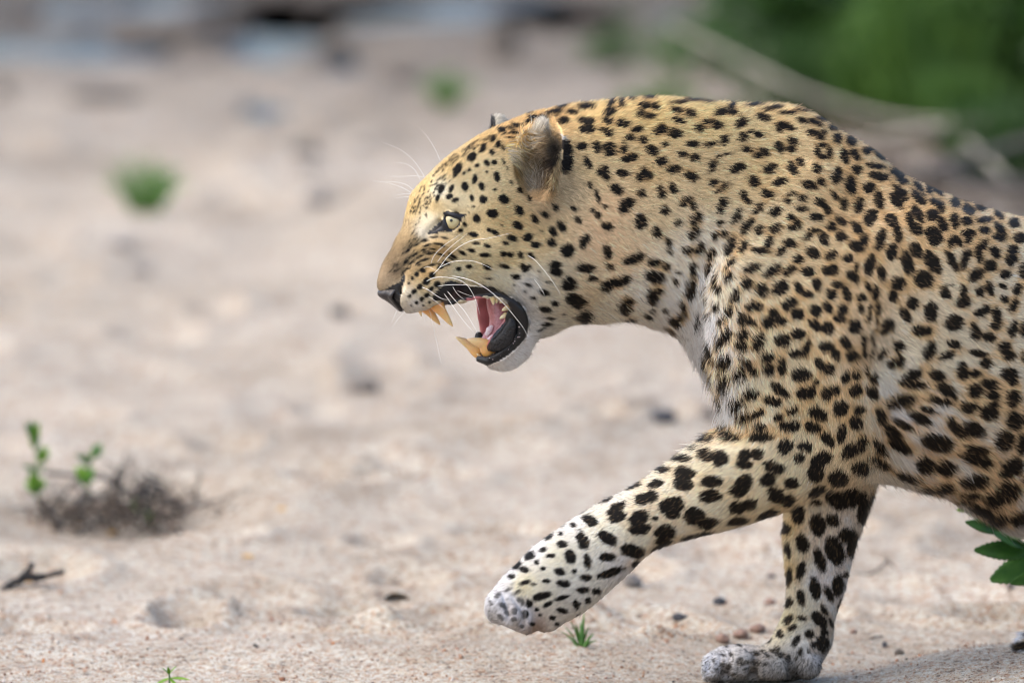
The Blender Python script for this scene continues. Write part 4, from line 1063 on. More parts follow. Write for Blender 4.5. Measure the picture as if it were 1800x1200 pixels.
bp = node(N_, 'ShaderNodeBump'); bp.inputs['Strength'].default_value = .35; bp.inputs['Distance'].default_value = .0012
L_.new(nz.outputs['Fac'], bp.inputs['Height']); L_.new(bp.outputs['Normal'], p_.inputs['Normal'])
bme.materials.append(m)
body = bpy.data.objects.new('body', bme); COL.objects.link(body); body.parent = LEO

# ------------------------------------------------------------------ fur: one strand at a time, coloured by the coat under it
def grow_fur(n_target):
    tri = np.concatenate([BQ[:, [0, 1, 2]], BQ[:, [0, 2, 3]]])
    A, B, C = BV[tri[:, 0]], BV[tri[:, 1]], BV[tri[:, 2]]
    area = np.linalg.norm(np.cross(B - A, C - A), axis=1) / 2
    tf = fac[tri].mean(1); tx = BPX[tri].mean(1); ty = BPY[tri].mean(1)
    w = np.where(tf > -.22, 1.0, .10)
    w *= np.where(tx < 2100, 1, .45)
    w *= np.where(tx < 1010, 1.9, 1.0)
    w *= np.where((tx < 830) & (ty > 300), 1.5, 1.0)
    w *= 1 - (bare | roof)[tri].mean(1) ** .5
    cum = np.cumsum(area * w); n = n_target
    t = np.searchsorted(cum, rng.random(n) * cum[-1])
    t = np.minimum(t, len(tri) - 1)
    r1, r2 = np.sqrt(rng.random(n)), rng.random(n)
    ba = np.stack([1 - r1, r1 * (1 - r2), r1 * r2], 1)[:, :, None]
    T = tri[t]
    P = (BV[T] * ba).sum(1); Nn = (BN[T] * ba).sum(1)
    Nn /= np.linalg.norm(Nn, axis=1, keepdims=True)
    px, py = to_px(P)
    fl = idw2(px, py, FLOW, 3.0, 16)
    ez0 = in_poly(px, py, EARZ)
    fl[ez0] = idw2(px[ez0], py[ez0], EARFLOW, 3.0, 8)
    D = np.stack([fl[:, 0], np.zeros(n), -fl[:, 1]], 1)
    # on the top of the back the coat also falls sideways
    D = D - Nn * (D * Nn).sum(1, keepdims=True)
    dl = np.linalg.norm(D, axis=1, keepdims=True)
    D = D / np.maximum(dl, .05)
    D += rng.normal(0, .17, (n, 3)); D -= Nn * (D * Nn).sum(1, keepdims=True)
    cl = np.stack([vnoise(P[:, 0] * 95, P[:, 1] * 95, P[:, 2] * 95, q) for q in (21, 22, 23)], 1) * .30      # clumping
    D += cl - Nn * (cl * Nn).sum(1, keepdims=True)
    D /= np.maximum(np.linalg.norm(D, axis=1, keepdims=True), 1e-6)
    Ln = idw2(px, py, FURL, 3.0, 14)[:, 0] * .001 * rng.uniform(.65, 1.2, n)
    qi, qo, qv = ear_fields(P)
    ear_in = in_poly(px, py, EARZ) & (qo < 1.9) & (px < 986)
    earz = (qo < 1.5) & ~ear_in & (px > 970) & (px < 1012) & (py > 215) & (py < 320)
    Ln = np.where(ear_in, rng.uniform(.007, .022, n) * np.where(py < 226, .35, 1) * np.where(px > 966, .6, 1), Ln)
    Ln = np.where(earz, .0035, Ln)
    lift = np.where(Ln > .012, .46, .38) + rng.normal(0, .15, n)
    top = sstep(.35, .8, Nn[:, 2]) * (px > 900) * (py < 480)
    lift += .10 * top * (rng.random(n) < .5)
    lift = np.where((px < 760) & (py > 300), .30, lift)
    guard = rng.random(n) < .05
    Ln = np.where(guard & (px > 860) & (top < .3), Ln * 1.45, Ln); lift = np.where(guard, lift + .16, lift)
    # colour sampled a little up the lie of the hair, so marks sit where they do in the picture
    Pc = P + D * (Ln * .45)[:, None]
    cx, cy = to_px(Pc)
    wA = vnoise(P[:, 0] * 210, P[:, 1] * 210, P[:, 2] * 210, 3)
    wB = vnoise(P[:, 0] * 300, P[:, 1] * 300, P[:, 2] * 300, 9)
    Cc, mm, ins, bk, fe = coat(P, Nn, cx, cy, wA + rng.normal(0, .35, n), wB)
    var = np.exp(rng.normal(0, .20, n))[:, None]
    Cc = Cc * var
    pale = (rng.random(n) < .07) & (mm < .5)
    Cc = np.where(pale[:, None], np.minimum(Cc * 1.35 + .05, .9), Cc)
    sooty = (rng.random(n) < .06) & (mm < .5)
    Cc = np.where(sooty[:, None], Cc * .5, Cc)
    br = (mm > .5) & (px > 1000) & (rng.random(n) < .05)
    Cc = np.where(br[:, None], np.array([.20, .13, .07]) * rng.uniform(.5, 1.3, (n, 1)), Cc)
    gi = ins & (px < 962) & (rng.random(n) < .40)
    Cc = np.where(gi[:, None], np.array([.56, .50, .41]) * rng.uniform(.6, 1.25, (n, 1)), Cc)
    Cc = np.where((ins & ~gi)[:, None], Cc * np.exp(rng.normal(0, .4, n))[:, None], Cc)
    sandy = (py > 1128) & (px > 1225) & (px < 1480)
    q_ = rng.random(n)
    Cc = np.where((sandy & (q_ < .10 + .22 * sstep(1138, 1160, py)))[:, None], np.array([.05, .045, .04]), Cc)
    Cc = np.where((sandy & (q_ > .93))[:, None], np.array([.55, .50, .44]), Cc)
    tipz = (px < 930) & (py > 1020) & (rng.random(n) < .09)
    Cc = np.where(tipz[:, None], np.array([.12, .11, .10]) * rng.uniform(.5, 1.6, (n, 1)), Cc)
    rad = np.where(px < 1010, .00025, .00034) * rng.uniform(.8, 1.25, n)
    K = 4
    pts = np.zeros((n, K, 3), np.float32); rr = np.zeros((n, K), np.float32)
    cu = rng.normal(0, .10, (n, 3))
    for k in range(K):
        s = k / (K - 1)
        up = np.sin(lift)[:, None] * (s - .42 * s * s)
        fw = np.cos(lift)[:, None] * s
        pts[:, k] = P + Ln[:, None] * (D * fw + Nn * up * 1.15 + cu * s * s) - Nn * .0004
        rr[:, k] = rad * (1 - .86 * s ** 1.5)
    return pts, rr, Cc, Nn, D
FUR_N = 760000
fp, fr, fcol, fn, fd = grow_fur(FUR_N)
hc = bpy.data.hair_curves.new('fur')
hc.add_curves([4] * FUR_N)
hc.attributes['position'].data.foreach_set('vector', (fp - LO.astype(np.float32)).ravel())
ra = hc.attributes.get('radius') or hc.attributes.new('radius', 'FLOAT', 'POINT')
ra.data.foreach_set('value', fr.ravel())
ca = hc.attributes.new('Col', 'FLOAT_COLOR', 'CURVE')
c4 = np.ones((FUR_N, 4), np.float32); c4[:, :3] = np.clip(fcol, 0, .95); ca.data.foreach_set('color', c4.ravel())
na = hc.attributes.new('nrm', 'FLOAT_VECTOR', 'CURVE'); na.data.foreach_set('vector', (fn + .25 * fd).astype(np.float32).ravel())
m, N_, L_, p_ = new_mat('fur_strand', .6, spec=.12)
at_ = node(N_, 'ShaderNodeAttribute', attribute_name='Col'); L_.new(at_.outputs['Color'], p_.inputs['Base Color'])
an_ = node(N_, 'ShaderNodeAttribute', attribute_name='nrm')
vm = node(N_, 'ShaderNodeVectorMath', operation='NORMALIZE'); L_.new(an_.outputs['Vector'], vm.inputs[0]); L_.new(vm.outputs['Vector'], p_.inputs['Normal'])
hc.materials.append(m)
fur = bpy.data.objects.new('fur', hc); COL.objects.link(fur); fur.parent = LEO
tag(fur, kind='stuff')
print('fur', round(time.time() - T0, 1))
# ------------------------------------------------------------------ small tube / spline helpers
def spline(P, n):
    P = np.asarray(P, float)
    if len(P) == 2: return P[0] + (P[1] - P[0]) * np.linspace(0, 1, n)[:, None]
    E = np.vstack([2 * P[0] - P[1], P, 2 * P[-1] - P[-2]])
    out = []
    for t in np.linspace(0, len(P) - 1 - 1e-6, n):
        i = int(t); u = t - i
        p0, p1, p2, p3 = E[i:i + 4]
        out.append(.5 * ((2 * p1) + (-p0 + p2) * u + (2 * p0 - 5 * p1 + 4 * p2 - p3) * u * u + (-p0 + 3 * p1 - 3 * p2 + p3) * u ** 3))
    return np.array(out)
def tube(P, R, sides=6, flat=None):
    """verts and faces of a tapering tube through points P"""
    P = np.asarray(P, float); n = len(P); R = np.broadcast_to(np.asarray(R, float), (n,))
    T = np.gradient(P, axis=0); T /= np.maximum(np.linalg.norm(T, axis=1, keepdims=True), 1e-9)
    ref = np.array([0, 1.0, 0]) if abs(T[0][1]) < .9 else np.array([1.0, 0, 0])
    V, Fc = [], []
    u = ref - T[0] * (ref @ T[0]); u /= np.linalg.norm(u)
    for i in range(n):
        u = u - T[i] * (u @ T[i]); u /= max(np.linalg.norm(u), 1e-9)
        w = np.cross(T[i], u)
        for k in range(sides):
            a = 2 * math.pi * k / sides
            V.append(P[i] + R[i] * (math.cos(a) * u * (flat or 1) + math.sin(a) * w))
    for i in range(n - 1):
        for k in range(sides):
            k2 = (k + 1) % sides
            Fc.append((i * sides + k, i * sides + k2, (i + 1) * sides + k2, (i + 1) * sides + k))
    Fc.append(tuple(range(sides))[::-1]); Fc.append(tuple((n - 1) * sides + k for k in range(sides)))
    return V, Fc
class MB:
    def __init__(s): s.V, s.F = [], []
    def add(s, V, Fc):
        o = len(s.V); s.V += [tuple(v) for v in V]; s.F += [tuple(i + o for i in f) for f in Fc]
    def build(s, name, mat, parent=None, smooth=True, loc=None): return mesh_obj(name, s.V, s.F, mat, parent, smooth, loc)
def icoball(sub=1):
    import bmesh
    bm = bmesh.new(); bmesh.ops.create_icosphere(bm, subdivisions=sub, radius=1)
    V = np.array([v.co[:] for v in bm.verts]); Fc = [tuple(v.index for v in f.verts) for f in bm.faces]
    bm.free(); return V, Fc
ICO1, ICO2, ICO3 = icoball(1), icoball(2), icoball(3)

# ------------------------------------------------------------------ eye
def eye_material():
    m, N, L, p = new_mat('eye', .08, spec=.5, Coat_Weight=0.35, Coat_Roughness=.02)
    tc = node(N, 'ShaderNodeTexCoord')
    sp = node(N, 'ShaderNodeSeparateXYZ'); L.new(tc.outputs['Object'], sp.inputs[0])
    # gaze axis is local +Z
    cx = node(N, 'ShaderNodeCombineXYZ'); L.new(sp.outputs['X'], cx.inputs[0]); L.new(sp.outputs['Y'], cx.inputs[1])
    ln = node(N, 'ShaderNodeVectorMath', operation='LENGTH'); L.new(cx.outputs[0], ln.inputs[0])
    dv = node(N, 'ShaderNodeMath', operation='DIVIDE'); dv.inputs[1].default_value = EYE_R; L.new(ln.outputs['Value'], dv.inputs[0])
    nz = node(N, 'ShaderNodeTexNoise'); nz.inputs['Scale'].default_value = 700; nz.inputs['Detail'].default_value = 4; L.new(tc.outputs['Object'], nz.inputs['Vector'])
    mu = node(N, 'ShaderNodeMath', operation='MULTIPLY_ADD'); mu.inputs[1].default_value = .10; L.new(nz.outputs['Fac'], mu.inputs[0])
    L.new(dv.outputs[0], mu.inputs[2])
    r = node(N, 'ShaderNodeValToRGB'); e = r.color_ramp.elements
    e[0].position = .15; e[0].color = (.006, .006, .007, 1)
    e[1].position = .19; e[1].color = (.34, .30, .16, 1)
    for pos, c in ((.40, (.46, .39, .21, 1)), (.66, (.36, .28, .13, 1)), (.74, (.10, .08, .05, 1)), (.80, (.01, .01, .01, 1))):
        q = e.new(pos); q.color = c
    L.new(mu.outputs[0], r.inputs['Fac']); L.new(r.outputs['Color'], p.inputs['Base Color'])
    return m
V, Fc = ICO3
def sphere_mesh(n=24):
    V, Fc = [], []
    for i in range(n + 1):
        th = math.pi * i / n
        for j in range(2 * n):
            ph = math.pi * j / n
            V.append((math.sin(th) * math.cos(ph), math.sin(th) * math.sin(ph), math.cos(th)))
    for i in range(n):
        for j in range(2 * n):
            j2 = (j + 1) % (2 * n)
            Fc.append((i * 2 * n + j, (i + 1) * 2 * n + j, (i + 1) * 2 * n + j2, i * 2 * n + j2))
    return V, Fc
SV, SF = sphere_mesh()
EYE_M = eye_material()
def make_eye(c, gaze):
    me = bpy.data.meshes.new('eye')
    # cornea bulge
    W = [tuple(EYE_R * (1 + .06 * max(0, (v[2] - .7) / .3) ** 1.0) * np.array(v)) for v in SV]
    me.from_pydata(W, [], SF); me.polygons.foreach_set('use_smooth', np.ones(len(SF), bool)); me.materials.append(EYE_M)
    o = bpy.data.objects.new('eye', me); COL.objects.link(o); o.parent = LEO
    o.location = Vector(c) - LEO.location
    o.rotation_euler = Vector(gaze).to_track_quat('Z', 'Y').to_euler()
    return o
make_eye(EYE_C, tocam + np.array([-.16, 0, .02]))
eh = to_head(EYE_C[None])[0]
far_c = np.array([HP0[0] + eh[0] * HC + eh[1] * HS, HP0[1] + eh[0] * HS - eh[1] * HC, eh[2]])
make_eye(far_c + np.array([.004, -.006, 0]), np.array([-.8, .55, .05]))

# ------------------------------------------------------------------ nose leather, teeth, tongue
NOSE_M = noisy_mat('nose_leather', (.014, .012, .012), (.034, .028, .028), 500, .38, .5, 900, .5, .0006)
mb = MB()
# nose pad: rows of points from the top edge to the point between the lips, across the muzzle
def nose_pad():
    rows = []
    prof = [(690,500,.0005),(680,505,.0022),(671,512,.0028),(671,519,.0030),(680,524,.0026),(690,530,.0022),(699,538,.0016),(706,545,.0010)]
    wid = [.0135,.0165,.0185,.0170,.0115,.0070,.0045,.0030]
    for (px, py, lift), w in zip(prof, wid):
        row = []
        for k in np.linspace(-1, 1, 15):
            q = to_head(head_pt(px, py, 0.0)[None])[0]
            yl = k * w
            back = .0095 * abs(k) ** 2.2 * (w / .0185) + (.0035 * math.exp(-((abs(k) - .62) / .17) ** 2) * (1.0 if 2 <= len(rows) <= 4 else 0))
            row.append((q[0] - lift + back, yl, q[2] - .002 * abs(k) ** 2))
        rows.append(row)
    rows = np.array(rows)
    V = rows.reshape(-1, 3)
    W = np.stack([HP0[0] + V[:, 0] * HC - V[:, 1] * HS, HP0[1] + V[:, 0] * HS + V[:, 1] * HC, V[:, 2]], -1)
    n = 15
    Fc = [(i * n + j, (i + 1) * n + j, (i + 1) * n + j + 1, i * n + j + 1) for i in range(len(rows) - 1) for j in range(n - 1)]
    return W, Fc
W, Fc = nose_pad()
o = mesh_obj('nose', W, Fc, NOSE_M, LEO)
md = o.modifiers.new('solid', 'SOLIDIFY'); md.thickness = -.004; md.offset = 0
md = o.modifiers.new('sub', 'SUBSURF'); md.levels = 2; md.render_levels = 2

def tooth_mat():
    m, N, L, p = new_mat('tooth_ivory', .22, spec=.5, Subsurface_Weight=.15, Subsurface_Radius=(.004, .002, .001), Subsurface_Scale=.5)
    a = node(N, 'ShaderNodeAttribute', attribute_name='Col')
    tc = node(N, 'ShaderNodeTexCoord'); nz = node(N, 'ShaderNodeTexNoise'); nz.inputs['Scale'].default_value = 260; L.new(tc.outputs['Object'], nz.inputs['Vector'])
    mx = node(N, 'ShaderNodeMix', data_type='RGBA', blend_type='MULTIPLY'); mx.inputs[0].default_value = .3
    L.new(a.outputs['Color'], mx.inputs[6]); L.new(nz.outputs['Color'], mx.inputs[7]); L.new(mx.outputs[2], p.inputs['Base Color'])
    return m
TOOTH = tooth_mat()
def tooth(name, pts, r0, tipcol=(.78, .66, .40), rootcol=(.70, .38, .13), flat=.8, n=14, sides=12):
    C = spline(pts, n)
    t = np.linspace(0, 1, n)
    R = r0 * (1 - t ** 1.5) ** .72 * (.86 + .14 * np.sin(np.pi * np.clip(t * 2.2, 0, 1))) + .0003
    V, Fc = tube(C, R, sides, flat)
    o = mesh_obj(name, V, Fc, TOOTH, LEO)
    cc = np.array(rootcol)[None] * (1 - t[:, None]) + np.array(tipcol)[None] * t[:, None]
    set_col(o.data, np.repeat(cc, sides, 0))
    return o
H = head_pt
tooth('canine', [H(766,533,-.020), H(777,548,-.0215), H(796,574,-.021)], .0088, (.82,.58,.26), (.74,.30,.07))
tooth('canine', [H(747,536,.019), H(757,550,.021), H(774,571,.021)], .0080, (.82,.56,.24), (.74,.30,.07))
tooth('canine', [H(862,622,-.016), H(852,606,-.018), H(836,600,-.0185), H(821,596,-.018)], .0098, (.82,.62,.32), (.76,.35,.09))
tooth('canine', [H(845,622,.013), H(832,611,.016), H(816,600,.017), H(801,592,.017)], .0084, (.82,.64,.35), (.76,.37,.10))
for k, yl in enumerate((-.012, -.0075, -.0025, .0025, .0075, .012)):
    tooth('incisor', [H(737 - 3 * (k in (2, 3)), 541, yl), H(739, 549, yl), H(741, 554 + (k in (0, 5)) * 2, yl)], .0024, n=7, sides=8)
for k, yl in enumerate((-.010, -.006, -.002, .002, .006, .010)):
    tooth('incisor', [H(845, 628, yl), H(841, 624, yl), H(838, 621, yl)], .0021, n=7, sides=8)
for (a, b, c, d, r) in [(879,524,889,531,.0050),(883,538,890,546,.0046),(879,552,888,556,.0042)]:
    tooth('molar', [H(b if b > 880 else a + 14, d - 4 if False else b - 0 if False else d - 2, -.046) if False else H(a + 12, b + 2, -.040), H(a + 6, b + 4, -.041), H(a - 1, b + 8, -.041)], r, (.80,.72,.48), (.66,.46,.22), .7, 8, 8)
for (a, b) in [(872,527),(866,530)]:
    tooth('molar', [H(a, b - 8, -.038), H(a + 1, b, -.039), H(a + 1, b + 6, -.039)], .0036, (.80,.72,.48), (.66,.46,.22), .7, 8, 8)
# nearest body vertex in the picture, for rooting
_front = np.nonzero((fac > 0.05) & (BPX < 1000))[0]
def surf2(px, py):
    d = (BPX[_front] - px) ** 2 + (BPY[_front] - py) ** 2
    c = _front[d < max(36, d.min() * 1.5)]
    return BV[c[np.argmin(BV[c, 1])]]
def wet(name, c0, c1, rough=.16, scale=300):
    return noisy_mat(name, c0, c1, scale, rough, .6, 650, .5, .0012, Coat_Weight=.4, Coat_Roughness=.06, Subsurface_Weight=.1, Subsurface_Radius=(.006, .002, .002), Subsurface_Scale=.6)
TONGUE_M = wet('tongue_pink', (.36, .10, .11), (.50, .19, .20))
def slab(name, pts, widths, mat, thick=.5, sides=14, n=20, parent=LEO):
    C = spline(pts, n); R = np.interp(np.linspace(0, 1, n), np.linspace(0, 1, len(widths)), widths)
    V, Fc = tube(C, R, sides, thick)
    return mesh_obj(name, V, Fc, mat, parent)
slab('tongue', [H(872,512,-.004), H(874,535,-.006), H(880,558,-.010), H(878,578,-.011), H(866,592,-.009), H(853,599,-.005), H(846,598,.002)], [.012,.013,.014,.014,.012,.008,.003], TONGUE_M, .62)
SPIT = wet('spittle', (.62, .42, .44), (.80, .70, .72), .08, 160)
slab('saliva', [H(874,585,-.019), H(864,595,-.018), H(853,604,-.014), H(843,603,-.006)], [.0015,.004,.0038,.001], SPIT, .4)
slab('saliva', [H(866,572,-.015), H(860,580,-.015), H(855,590,-.012)], [.0015,.0042,.0015], SPIT, .4)
LIPM = noisy_mat('wet_lip', (.006, .0055, .006), (.016, .014, .015), 240, .5, 1.0, 330, .2, .004, Coat_Weight=.22, Coat_Roughness=.03)
slab('lip', [H(840,627,-.010), H(850,632,-.022), H(864,629,-.032), H(882,619,-.040), H(900,602,-.047), H(908,588,-.051)], [.0015,.0026,.0034,.0036,.003,.0012], LIPM, .8)
slab('lip', [H(860,612,-.026), H(872,606,-.036), H(888,592,-.043), H(897,572,-.048), H(899,556,-.049)], [.004,.0100,.0115,.0080,.003], LIPM, .7)
_rl = np.random.default_rng(3); _mb = MB()
for q in range(34):
    t = _rl.random(); a = 862 + 48 * t + _rl.normal(0, 4); b = 626 - 44 * t ** 1.3 + _rl.normal(0, 4)
    c = surf2(a, b) + np.array([0, -.0010, 0]); s_ = _rl.uniform(.0003, .0008)
    _mb.add(ICO1[0] * s_ * np.array([1.4, 1, .8]) + c, ICO1[1])
_mb.build('saliva', SPIT, LEO)
slab('lip', [H(848,598,.018), H(842,588,.022), H(840,596,.022), H(846,604,.018)], [.002,.004,.004,.002], LIPM, .8)

# ------------------------------------------------------------------ whiskers and eyebrow hairs
WH = new_mat('whisker_white', .35, (.86, .85, .80), .5)[0]
def whisk(rows, r=.00042, root_surf=True, out=.03, yl=None):
    pts = []
    n = len(rows)
    p0 = surf2(rows[0][0], rows[0][1])
    y0 = p0[1]
    for i, (px, py) in enumerate(rows):
        Y = y0 - out * (i / max(n - 1, 1)) ** .8 + (.002 if i == 0 else 0)
        pts.append(at(px, py, Y))
    r *= .74
    C = spline(pts, 16)
    V, Fc = tube(C, r * (1 - .8 * np.linspace(0, 1, 16) ** 1.4), 5)
    return mesh_obj('whisker', V, Fc, WH, LEO)
def tl(rows, x0=640, y0=420, s=5.0): return [(x0 + a / s, y0 + b / s) for a, b in rows]
for rows, rr in [([(585,220),(620,140),(700,60),(800,-10),(870,-55)], .00040), ([(640,210),(700,130),(790,45),(850,0),(905,-45)], .00042),
    ([(605,312),(660,255),(740,150),(850,60),(960,10),(1060,0),(1180,-25),(1300,-55)], .00050), ([(665,250),(760,205),(860,190),(960,195),(1060,230),(1150,275)], .00046),
    ([(545,375),(600,345),(680,335),(800,348),(890,390),(950,470),(990,560),(1020,670)], .00048), ([(775,325),(880,345),(990,385),(1110,460),(1230,570),(1330,690),(1400,780),(1440,862)], .00052),
    ([(640,415),(760,402),(900,405),(1020,418),(1100,415)], .00036), ([(500,420),(570,450),(640,500),(700,530),(760,530)], .00040),
    ([(735,462),(800,540),(880,630),(950,740),(1000,830)], .00040), ([(705,482),(760,560),(830,660),(900,750),(960,815)], .00034),
    ([(525,255),(560,243),(610,265),(680,300)], .00034), ([(780,420),(810,470),(850,510),(880,530)], .00028), ([(1425,140),(1490,175),(1560,250),(1640,350),(1700,440),(1735,510)], .00036),
    ([(1490,350),(1530,400),(1570,460),(1590,500)], .00028), ([(560,500),(620,540),(680,590),(715,620)], .00026), ([(820,455),(880,480),(950,505)], .00026)]:
    whisk(tl(rows), rr)
for rows, rr in [([(745,985),(650,1075),(560,1160),(500,1230)], .00030)]:
    pass
# long pale hairs over the far eye, seen against the sand
for rows in [([(395,630),(360,560),(300,515),(220,500)]), ([(440,640),(400,560),(330,470),(250,410),(130,362)]), ([(440,610),(370,598),(280,600),(160,600)]), ([(340,720),(270,680),(180,650),(60,630)]),
             ([(350,700),(300,660),(220,640),(110,635)]), ([(535,490),(500,410),(450,330),(390,260)]), ([(345,745),(290,745),(215,752)]), ([(350,725),(290,722),(220,735)])]:
    pts = [head_pt(640 + a / 4, 160 + b / 4, .012 + .012 * i) for i, (a, b) in enumerate(rows)]
    C = spline(pts, 14); V, Fc = tube(C, .00013 * (1 - .7 * np.linspace(0, 1, 14)), 5)
    mesh_obj('whisker', V, Fc, WH, LEO)
for rows in [([(715,545),(700,560),(690,575)]), ([(745,548),(745,556),(746,565)]), ([(755,545),(765,590),(776,640)]), ([(700,540),(693,556),(688,568)]), ([(752,543),(758,552),(760,560)])]:
    pts = [head_pt(a, b, .01) for a, b in rows]
    C = spline(pts, 10); V, Fc = tube(C, .00018 * (1 - .7 * np.linspace(0, 1, 10)), 5)
    mesh_obj('whisker', V, Fc, WH, LEO)
# ------------------------------------------------------------------ stones
def stone_mat(name, c0, c1): return noisy_mat(name, c0, c1, 90, .82, .6, 260, .3, .003)
ST_GREY = stone_mat('grey_stone', (.09, .085, .08), (.24, .22, .21))
ST_DARK = stone_mat('dark_stone', (.022, .024, .03), (.075, .075, .085))
ST_RED = stone_mat('red_stone', (.13, .08, .062), (.27, .18, .145))
ST_BROWN = stone_mat('brown_rock', (.05, .042, .036), (.15, .128, .11))
def stone(px, py, w, h, mat, label, cat='stone', name='pebble', group=None, depth=.9, seed=0, sub=ICO3, sink=.25):
    P = hit(px, py)
    s = 1 / px_at(P)
    a, c = w * s / 2, h * s / 2 * 1.15
    V = sub[0].copy()
    f = 1 + .22 * vnoise(V[:, 0] * 1.3 + seed * 7, V[:, 1] * 1.3, V[:, 2] * 1.3, seed) + .10 * vnoise(V[:, 0] * 3 + seed, V[:, 1] * 3, V[:, 2] * 3, seed + 5)
    f = np.where(vnoise(V[:, 0] * .9, V[:, 1] * .9 + seed, V[:, 2] * .9, seed + 9) > .15, f * .92, f)
    V = V * f[:, None] * np.array([a, a * depth, c])
    o = mesh_obj(name, V, sub[1], mat, None)
    o.location = (P[0], P[1], P[2] + c * (1 - 2 * sink))
    o.rotation_euler = (0, 0, seed * .7)
    return tag(o, label, cat, group)
stone(1113, 1032, 33, 26, ST_GREY, 'roundish grey pebble on the sand just below the raised foreleg', seed=1)
stone(1265, 1063, 24, 17, ST_DARK, 'small dark grey pebble left of the planted foreleg', seed=2)
stone(1193, 1092, 27, 13, ST_DARK, 'flat slate-dark pebble on the sand between raised paw and planted paw', seed=3)
stone(1270, 1132, 24, 18, ST_RED, 'leftmost reddish pebble just above the toes of the planted paw', 'stone', group='reddish pebbles behind the planted paw', seed=4)
stone(1303, 1123, 28, 16, ST_RED, 'middle flat reddish pebble behind the planted paw', 'stone', group='reddish pebbles behind the planted paw', seed=5)
stone(1332, 1110, 30, 17, ST_RED, 'rightmost reddish pebble beside the ankle of the planted foreleg', 'stone', group='reddish pebbles behind the planted paw', seed=6)
stone(1354, 1062, 24, 14, ST_RED, 'reddish pebble against the left side of the planted foreleg', seed=7)
stone(1555, 1136, 10, 11, ST_DARK, 'tiny black pebble on the sand right of the planted paw', seed=8)
stone(1580, 1151, 17, 12, ST_BROWN, 'brown pebble right of the planted paw, below the tiny black one', seed=9)
stone(1500, 1113, 14, 9, ST_RED, 'small rusty pebble close behind the heel of the planted paw', seed=10)
stone(1776, 1035, 14, 14, ST_BROWN, 'dark brown pebble under the green leaves at the right edge', seed=11)
stone(1205, 1085, 9, 7, ST_GREY, 'tiny grey pebble touching the slate-dark one', seed=12)
stone(1356, 1015, 18, 7, ST_DARK, 'thin dark stone chip left of the planted foreleg, higher than the pebbles', seed=13)
stone(1165, 742, 46, 24, ST_DARK, 'blurred dark stone on the pale sand below the chest', name='stone', seed=14)
stone(595, 555, 40, 20, ST_DARK, 'blurred dark stone on the sand below and left of the nose', name='stone', seed=15)
stone(640, 688, 60, 20, ST_BROWN, 'blurred low brown stone on the sand below the open jaws', name='stone', seed=16)
stone(1245, 735, 30, 18, ST_BROWN, 'blurred small tan stone against the chest outline', name='stone', seed=17)
stone(535, 272, 52, 26, ST_BROWN, 'blurred brown stone in the middle distance left of the head', name='stone', seed=18)
stone(705, 150, 52, 40, ST_BROWN, 'blurred upright brown stone left of the small grass tuft', name='stone', seed=19)
stone(5, 170, 34, 40, ST_BROWN, 'blurred dark stone cut by the left edge of the picture', name='stone', seed=20)
stone(320, 72, 130, 54, ST_BROWN, 'broadest dark rock beyond the sand at the top of the picture', 'rock', 'rock', seed=21, depth=1.3)
stone(405, 66, 74, 44, ST_BROWN, 'dark rock against the right side of the broadest rock, beside the blue pool', 'rock', 'rock', seed=31)
stone(222, 92, 60, 30, ST_BROWN, 'low dark brown rock left of the broadest dark rock', 'rock', 'rock', seed=22)
stone(590, 108, 70, 44, ST_BROWN, 'dark rock at the right end of the bright blue pool', 'rock', 'rock', seed=23)
stone(548, 62, 46, 34, ST_BROWN, 'small dark rock standing in the bright blue pool', 'rock', 'rock', seed=24)
stone(885, 96, 66, 66, ST_BROWN, 'tall dark rock at the top, above the back of the head', 'rock', 'rock', seed=25)
stone(180, 175, 130, 26, ST_BROWN, 'long low blurred brown stone at upper left', name='stone', seed=26)
stone(212, 436, 60, 16, ST_GREY, 'blurred flat grey stone below the green grass tuft', name='stone', seed=27)
stone(245, 478, 50, 14, ST_GREY, 'second blurred flat grey stone, lower than the first one below the grass tuft', name='stone', seed=28)
stone(640, 262, 36, 16, ST_GREY, 'small blurred grey stone right of the middle-distance brown stone', name='stone', seed=29)
stone(555, 355, 50, 18, ST_GREY, 'blurred grey stone on the sand left of the eyebrow hairs', name='stone', seed=30)

